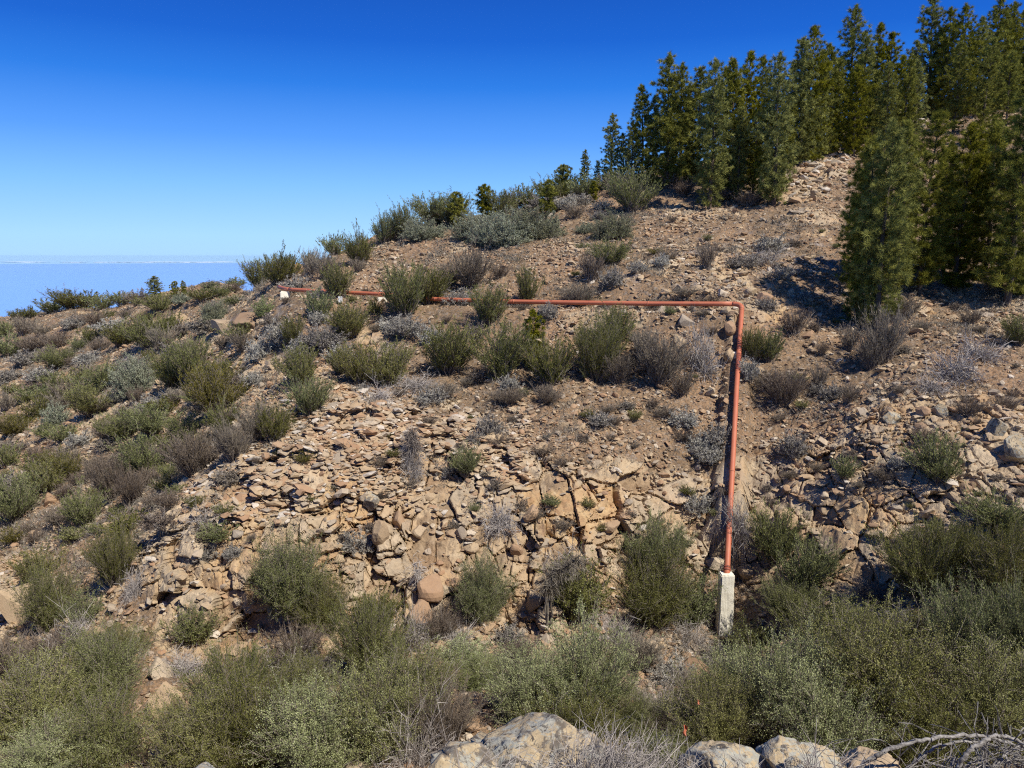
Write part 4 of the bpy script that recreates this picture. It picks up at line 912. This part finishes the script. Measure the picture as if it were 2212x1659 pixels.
# small red scraps caught in the shrubs at the bottom
def scrap(px, py, Y, w, h, label):
    c = at(px, py, Y); r = np.random.default_rng(int(px)); nx, nz = 4, 8; V = []
    for s in (-1, 1):
        for j in range(nz + 1):
            for i in range(nx + 1):
                u, t = i / nx - .5, j / nz - .5
                V.append((c.x + u * w * (1 - .5 * abs(t)) + .15 * w * math.sin(t * 6), c.y + s * .0015 + .35 * w * math.sin(t * 5 + u * 4), c.z + t * h))
    F = []; o = (nx + 1) * (nz + 1)
    for j in range(nz):
        for i in range(nx):
            q = j * (nx + 1) + i; F += [(q, q + 1, q + nx + 2, q + nx + 1), (o + q, o + q + nx + 1, o + q + nx + 2, o + q + 1)]
    tag(link('red_scrap', raw_mesh('red_scrap', V, F, mats=[M['redpaint']])), label, 'scrap')
scrap(1480, 1578, 6.0, .035, .09, 'small red scrap caught in the shrubs at the bottom above the lichen boulder')
scrap(1509, 1517, 8.0, .03, .05, 'tiny faint red scrap deeper in the shrubs above the bottom red scrap')

# ------------------------------------------------------------------ arching dead branches, bottom right, and dry grass by the boulders
def smooth_pts(pts, n=9):
    o = []
    for i in range(len(pts) - 1):
        p0 = pts[max(i - 1, 0)]; p1 = pts[i]; p2 = pts[i + 1]; p3 = pts[min(i + 2, len(pts) - 1)]
        for k in range(n):
            t = k / n; o.append(.5 * ((2 * p1) + (p2 - p0) * t + (2 * p0 - 5 * p1 + 4 * p2 - p3) * t * t + (3 * p1 - p0 - 3 * p2 + p3) * t ** 3))
    return o + [pts[-1]]
def arch(spec, rads, label, seed, twigs=40):
    r = np.random.default_rng(seed); G = Geo(); allp = []
    for pts, rad in zip(spec, rads):
        q = smooth_pts([at(*p) for p in pts]); q = [Vector(v) + Vector(r.normal(0, .0035, 3)) for v in q]; allp += q
        tube(G, [tuple(v) for v in q], list(np.linspace(rad, rad * .55, len(q)) * r.uniform(.88, 1.1, len(q))), 10, R=r.uniform(.4, 1))
    A_ = np.array([tuple(v) for v in allp]); k = r.integers(0, len(A_), twigs); d = r.normal(0, 1, (twigs, 3))
    st = A_[k]
    for _ in range(3):
        e = st + unit(d) * r.uniform(.03, .09, (twigs, 1)); sticks(G, st, e, .006, .004, r, True); st = e; d = d + r.normal(0, .5, (twigs, 3))
    v, f, q = G.out(); o = link('dead_branch', raw_mesh('dead_branch', v, f, {'rnd': q}, [M['greybranch']], smooth=True)); tag(o, label, 'branch', 'dead branches in the bottom right corner')
m, nt, out = new_mat('weathered_branch'); B = NB(nt); g = B.n('ShaderNodeNewGeometry').outputs['Position']
n = B.noise(g, 30, 6, .75, 1.0); col = B.ramp(n, [(.32, (.06, .052, .045)), (.5, (.25, .23, .205)), (.7, (.46, .43, .39))]); B.principled(out, col, .85, B.bump(n, .8, .01)); M['greybranch'] = m
arch([[(1840, 1675, 3.5), (1880, 1640, 3.5), (1930, 1615, 3.5), (2010, 1595, 3.5), (2100, 1588, 3.55), (2160, 1598, 3.6), (2230, 1625, 3.7)]], [.0125], 'long pale grey branch arching over the boulders from left to right in the bottom corner', 1, 20)
arch([[(1945, 1672, 3.6), (1985, 1640, 3.6), (2030, 1612, 3.6), (2090, 1602, 3.65), (2150, 1612, 3.7), (2240, 1650, 3.8)]], [.0085], 'lower thinner branch following just beneath the long arching branch', 2, 20)
arch([[(2055, 1690, 3.3), (2070, 1660, 3.3), (2100, 1618, 3.3), (2150, 1590, 3.35), (2195, 1600, 3.4), (2260, 1640, 3.5)]], [.0125], 'thick pale branch hooping up at the right end of the arching branches', 3, 20)
arch([[(2060, 1680, 3.8), (2110, 1640, 3.8), (2180, 1622, 3.8), (2250, 1618, 3.8)], [(2100, 1690, 3.6), (2150, 1650, 3.6), (2230, 1640, 3.6)], [(2150, 1700, 3.5), (2165, 1640, 3.5), (2200, 1612, 3.6), (2250, 1600, 3.7)]], [.006, .007, .0045], 'tangle of thin grey dead stems in the bottom right corner', 4, 120)
G = Geo(); r = np.random.default_rng(77)
for cx, cy, n_, Yc in ((1330, 1650, 260, 3.3), (1390, 1670, 260, 3.4), (1270, 1668, 160, 3.2), (1760, 1675, 120, 3.2), (1460, 1680, 160, 3.5), (1560, 1690, 80, 3.3), (1080, 1690, 90, 3.1), (2060, 1690, 120, 3.3), (1010, 1690, 120, 3.6)):
    c = at(cx, cy + 30, Yc); g0 = ground_xy(c.x, c.y)
    p0 = np.array(c) + r.normal(0, 1, (n_, 3)) * np.array([.10, .10, .03])
    d = np.stack([r.normal(.15, .5, n_), r.normal(0, .35, n_), r.uniform(.6, 1.2, n_)], -1)
    L = r.uniform(.08, .24, n_)[:, None]; p1 = p0 + unit(d) * L * .6; d2 = d + r.normal(0, .35, (n_, 3)) + np.array([.1, 0, -.35]); p2 = p1 + unit(d2) * L * .5
    p00 = p0.copy(); p00[:, 2] -= .25; sticks(G, p00, p0, .0035, .0035, r); sticks(G, p0, p1, .0035, .0028, r, True); sticks(G, p1, p2, .0028, .001, r, True)
v, f, q = G.out(); tag(link('dry_grass', raw_mesh('dry_grass', v, f, {'rnd': q}, [M['palestem']])), 'pale dry grass stems between the bottom boulders', kind='stuff')

# ------------------------------------------------------------------ many small plants filling the slope (each its own object)
rf = random.Random(99); taken = [(p['px'], p['py']) for p in PLANTS]
cnt = 0
while cnt < 235:
    px, py = (rf.uniform(0, 2212) if cnt < 160 else rf.uniform(0, 520)), rf.uniform(480, 1180)
    if py < 560 and px < 1250: continue
    if (1580 < px < 1640) or min((px - a) ** 2 / 2 + (py - b) ** 2 for a, b in taken) < 22 ** 2: continue
    try: p, Y = ground(px, py)
    except Exception: continue
    if Y > 80: continue
    ridge = {0: 690, 300: 655, 600: 605, 800: 545, 1000: 500, 1250: 430, 1565: 420, 1900: 330, 2212: 300}; xs = sorted(ridge)
    if py < np.interp(px, xs, [ridge[x] for x in xs]) + 16: continue
    taken.append((px, py)); s = rf.uniform(.6, 1.25) * (16 if py < 700 else 24)
    left = px < 520
    k, mt = rf.choice([('brown', 'brown'), ('brown', 'brown'), ('brown', 'brown'), ('white', 'greytwig'), ('white', 'greytwig'), ('broom', 'broom'), ('broom', 'olive')] + ([('broom', 'broom')] * 3 if left else []))
    if left: s *= 1.7
    plant(k, mt, px, py, s * rf.uniform(1.0, 1.6), s * rf.uniform(.6, 1.0), lod=0); cnt += 1

# ------------------------------------------------------------------ labels: colour and habit first, then where it stands, then order along that place
ANCH = [((40, 685), 'on the ridge at the left edge'), ((200, 665), 'on the ridge against the sea'), ((420, 640), 'on the ridge right of the lone pine'), ((590, 600), 'on the skyline behind the pipe end'),
 ((775, 550), 'on the skyline above the left pipe run'), ((950, 495), 'on the skyline left of the pine saplings'), ((1110, 470), 'on the skyline above the cushion mound'), ((1290, 425), 'below the leftmost skyline pines'), ((1540, 450), 'at the foot of the skyline pines'),
 ((1090, 540), 'in the grey-green cushion mound'), ((1290, 520), 'on the stony slope right of the cushion mound'), ((100, 750), 'on the left slope near the ridge'), ((300, 750), 'on the slope under the lone ridge pine'), ((60, 880), 'by the left edge, mid slope'), ((240, 860), 'on the mid left slope'),
 ((400, 830), 'on the slope well left of the pipe belt'), ((480, 690), 'on the slope left of the pipe end block'), ((620, 740), 'on pale litter below the pipe end block'), ((720, 640), 'along the left pipe run'), ((900, 650), 'along the middle of the pipe'), ((1080, 640), 'along the pipe right of its hidden stretch'),
 ((1290, 620), 'just above the level pipe'), ((1480, 610), 'above the pipe near its bend'), ((1680, 590), 'between pipe bend and near pines'), ((750, 770), 'in the left part of the shrub belt'), ((900, 740), 'under the pipe in the litter strip'), ((1080, 800), 'in the middle of the shrub belt'), ((1310, 790), 'in the right part of the shrub belt'), ((1470, 830), 'left of the upright pipe, upper half'),
 ((1660, 800), 'right of the upright pipe, upper half'), ((1860, 740), 'in front of the near pines'), ((2060, 720), 'on orange dirt beside the near pines'), ((2180, 780), 'by the right edge below the pines'), ((2050, 820), 'on the dirt slope above the right rock band'), ((1820, 870), 'on dirt left of the right rock band'),
 ((660, 880), 'at the upper edge of the rubble slope'), ((900, 880), 'on the slope under the shrub belt'), ((1150, 900), 'under the middle of the shrub belt'), ((1420, 930), 'left of the middle of the upright pipe'), ((480, 900), 'in the big green shrub column'), ((560, 970), 'at the left rim of the rubble slope'), ((300, 960), 'on the left slope below mid height'),
 ((110, 1040), 'on the lower left slope by the edge'), ((280, 1070), 'above the left gully'), ((440, 1040), 'left of the cliff top'), ((720, 980), 'on the flaky rubble slope'), ((960, 1000), 'at the right of the rubble slope'), ((1200, 1010), 'on the slope above the ochre band'), ((1500, 1000), 'beside the lower middle of the upright pipe'),
 ((1720, 990), 'on the rock face right of the pipe'), ((1900, 1010), 'in the middle of the right rock face'), ((2080, 980), 'in the right rock band near the edge'), ((1780, 1120), 'low on the right rock face'), ((2100, 1130), 'low by the right edge'), ((180, 1160), 'above the big left-edge shrubs'), ((400, 1180), 'on the prow of the cliff'), ((620, 1150), 'on the left cliff face'),
 ((820, 1130), 'in the middle of the cliff'), ((1000, 1180), 'on the broken cliff right of its middle'), ((1200, 1150), 'on the ochre cliff band'), ((1400, 1130), 'on the rock left of the pipe foot'), ((100, 1300), 'by the left edge below the cliff top'), ((240, 1300), 'against the left side of the cliff prow'), ((420, 1380), 'at the foot of the cliff prow'), ((680, 1330), 'at the foot of the left cliff face'),
 ((850, 1370), 'at the cliff foot left of the middle bush'), ((1040, 1340), 'at the cliff foot in the middle'), ((1230, 1320), 'at the cliff foot by the bent dead shrub'), ((1430, 1290), 'left of the concrete pillar'), ((1700, 1270), 'right of the concrete pillar'), ((2000, 1260), 'at the right below the rock face'), ((2180, 1260), 'at the right edge below the rock face'),
 ((60, 1460), 'by the left edge in the gully'), ((250, 1480), 'at the lower left in the gully'), ((640, 1450), 'in the gully below the small tree'), ((480, 1580), 'at the bottom, left of centre'), ((100, 1630), 'in the bottom left corner'), ((760, 1620), 'at the bottom left of the big boulder'), ((960, 1440), 'in the middle of the gully'), ((1010, 1560), 'behind the left of the big boulder'),
 ((1230, 1550), 'behind the right of the big boulder'), ((1400, 1450), 'in the gully below the pillar, left'), ((1440, 1590), 'between the bottom boulders'), ((1640, 1560), 'behind the lichen boulder at bottom right'), ((1860, 1560), 'above the broken tan boulders'), ((1900, 1410), 'on the lower right bank'), ((2120, 1440), 'on the lower right bank by the edge'), ((2140, 1610), 'in the bottom right corner')]
KW = {('broom', 'broom'): 'green broom shrub', ('broom', 'olive'): 'olive broom shrub', ('broom', 'brown'): 'half-dry broom shrub', ('broom', 'leafy'): 'light green broom shrub', ('leafy', 'fresh'): 'bright fresh green shrub', ('leafy', 'broom'): 'dark green leafy shrub', ('leafy', 'leafy'): 'pale green leafy shrub',
      ('dome', 'dome'): 'grey-green cushion shrub', ('brown', 'brown'): 'brown dry shrub', ('white', 'white'): 'silver dry shrub', ('white', 'greytwig'): 'grey dead tuft', ('tangle', 'greytwig'): 'heap of grey twigs', ('tangle', 'palestem'): 'heap of pale branches'}
CATW = {'broom': 'shrub', 'leafy': 'shrub', 'dome': 'cushion shrub', 'brown': 'dry shrub', 'white': 'dry shrub', 'tangle': 'dead brush'}
def place_of(px, py): return min(ANCH, key=lambda a: ((a[0][0] - px) / 1.5) ** 2 + (a[0][1] - py) ** 2)[1]
ORD = ['leftmost', 'second from left', 'third from left', 'fourth from left', 'fifth from left', 'sixth from left', 'seventh from left', 'eighth from left', 'ninth from left', 'tenth from left', 'eleventh from left', 'twelfth from left', 'thirteenth from left', 'fourteenth from left', 'fifteenth from left', 'sixteenth from left', 'seventeenth from left', 'eighteenth from left', 'nineteenth from left', 'twentieth from left']
def label_set(items, noun, plural_noun):
    groups = {}
    for it in items:
        if it.get('label'): continue
        groups.setdefault((noun(it), place_of(it['px'], it['py'])), []).append(it)
    for (nn, pl), its in groups.items():
        its.sort(key=lambda i: i['px'])
        if len(its) == 1: its[0]['label'] = f'{nn} {pl}'
        elif len(its) == 2:
            its[0]['label'] = f'{nn} {pl}, left of two'; its[1]['label'] = f'{nn} {pl}, right of two'
        else:
            for k, it in enumerate(its):
                w = 'rightmost' if k == len(its) - 1 else ORD[min(k, len(ORD) - 1)]
                it['label'] = f'{w} {nn} {pl}'
label_set(PLANTS, lambda p: ('small ' if p['w'] < 34 and p['mat'] != 'greytwig' else 'large ' if p['w'] > 150 else '') + KW[(p['kind'], p['mat'])], '')
GRP = {'broom': 'broom shrubs on the slope', 'leafy': 'leafy shrubs in the gully', 'dome': 'grey-green cushion shrubs', 'brown': 'brown dry shrubs', 'white': 'silver and grey dry shrubs', 'tangle': 'heaps of dead brush'}
for p in PLANTS: tag(p['o'], p['label'], CATW[p['kind']], GRP[p['kind']])
label_set(ROCKS, lambda p: 'tan angular rock' if p['w'] < 20 else 'larger tan rock', '')
for p in ROCKS: tag(p['o'], p['label'], 'rock', 'rocks on the slope')
def row_label(lst, what):
    its = sorted([p for p in PINES if (p['px'], p['py'], p['top']) in lst and not p['label']], key=lambda p: p['px'])
    for k, p in enumerate(its):
        w = 'rightmost' if k == len(its) - 1 else (ORD[k] if k < len(ORD) else None)
        p['label'] = f'{w} {what}'
row_label(SKY, 'tall dark pine of the left skyline clump')
row_label(MIDR, 'tall pine of the middle stand left of the scree')
row_label([b for b in BACK if b[0] < 1960], 'tall pine of the skyline stand above the scree')
row_label([b for b in BACK if b[0] >= 1960], 'tall pine of the top right skyline stand')
row_label(NEARC, 'near pine of the large right-hand cluster')
for p in PINES: tag(p['o'], p['label'], 'pine', 'pines')

# ------------------------------------------------------------------ light, sky, camera
sun_to = Vector((0.47, -0.46, 0.84)).normalized()
el_ = math.asin(sun_to.z); az_ = math.atan2(sun_to.x, sun_to.y)
sd = bpy.data.lights.new('sun', 'SUN'); sd.energy = 5.0; sd.angle = math.radians(.5); sd.color = (1.0, .955, .88)
so = bpy.data.objects.new('sun', sd); COL.objects.link(so); so.rotation_euler = sun_to.to_track_quat('Z', 'Y').to_euler()
w = bpy.data.worlds.new('World'); SC.world = w; w.use_nodes = True; nt = w.node_tree; bg = nt.nodes['Background']
sk = nt.nodes.new('ShaderNodeTexSky'); sk.sky_type = 'NISHITA'; sk.sun_disc = False; sk.sun_elevation = el_; sk.sun_rotation = az_
sk.altitude = 1800; sk.air_density = 1.25; sk.dust_density = 0.25; sk.ozone_density = 3.0
B = NB(nt); tc = nt.nodes.new('ShaderNodeTexCoord'); sx = nt.nodes.new('ShaderNodeSeparateXYZ'); nt.links.new(tc.outputs['Generated'], sx.inputs[0])
deep = B.ramp(sx.outputs['Z'], [(0.0, (.34, .60, .93)), (.025, (.33, .61, .96)), (.085, (.19, .47, .94)), (.14, (.080, .30, .86)), (.20, (.014, .175, .70)), (.25, (.002, .105, .56)), (.31, (.001, .075, .45)), (.6, (.002, .045, .25))])
sc_n = nt.nodes.new('ShaderNodeVectorMath'); sc_n.operation = 'SCALE'; sc_n.inputs['Scale'].default_value = 1 / .11; nt.links.new(deep, sc_n.inputs[0])
sky = B.mix(.95, sk.outputs[0], sc_n.outputs[0])      # the clear deep blue of a high, dry site, over the physical sky
nt.links.new(sky, bg.inputs[0]); bg.inputs[1].default_value = .11
cd = bpy.data.cameras.new('camera'); cam = bpy.data.objects.new('camera', cd); COL.objects.link(cam); SC.camera = cam
cd.sensor_width = 36; cd.lens = FPX / 2212 * 36; cd.clip_start = .1; cd.clip_end = 600000
cam.rotation_euler = (PI / 2 - PITCH, 0, 0)
SC.view_settings.view_transform = 'Standard'; SC.view_settings.look = 'None'; SC.view_settings.exposure = 0.25; SC.view_settings.gamma = 1
SC.cycles.max_bounces = 5; SC.cycles.diffuse_bounces = 2; SC.cycles.transmission_bounces = 2; SC.cycles.transparent_max_bounces = 4; SC.cycles.use_denoising = False; SC.cycles.filter_width = 1.15
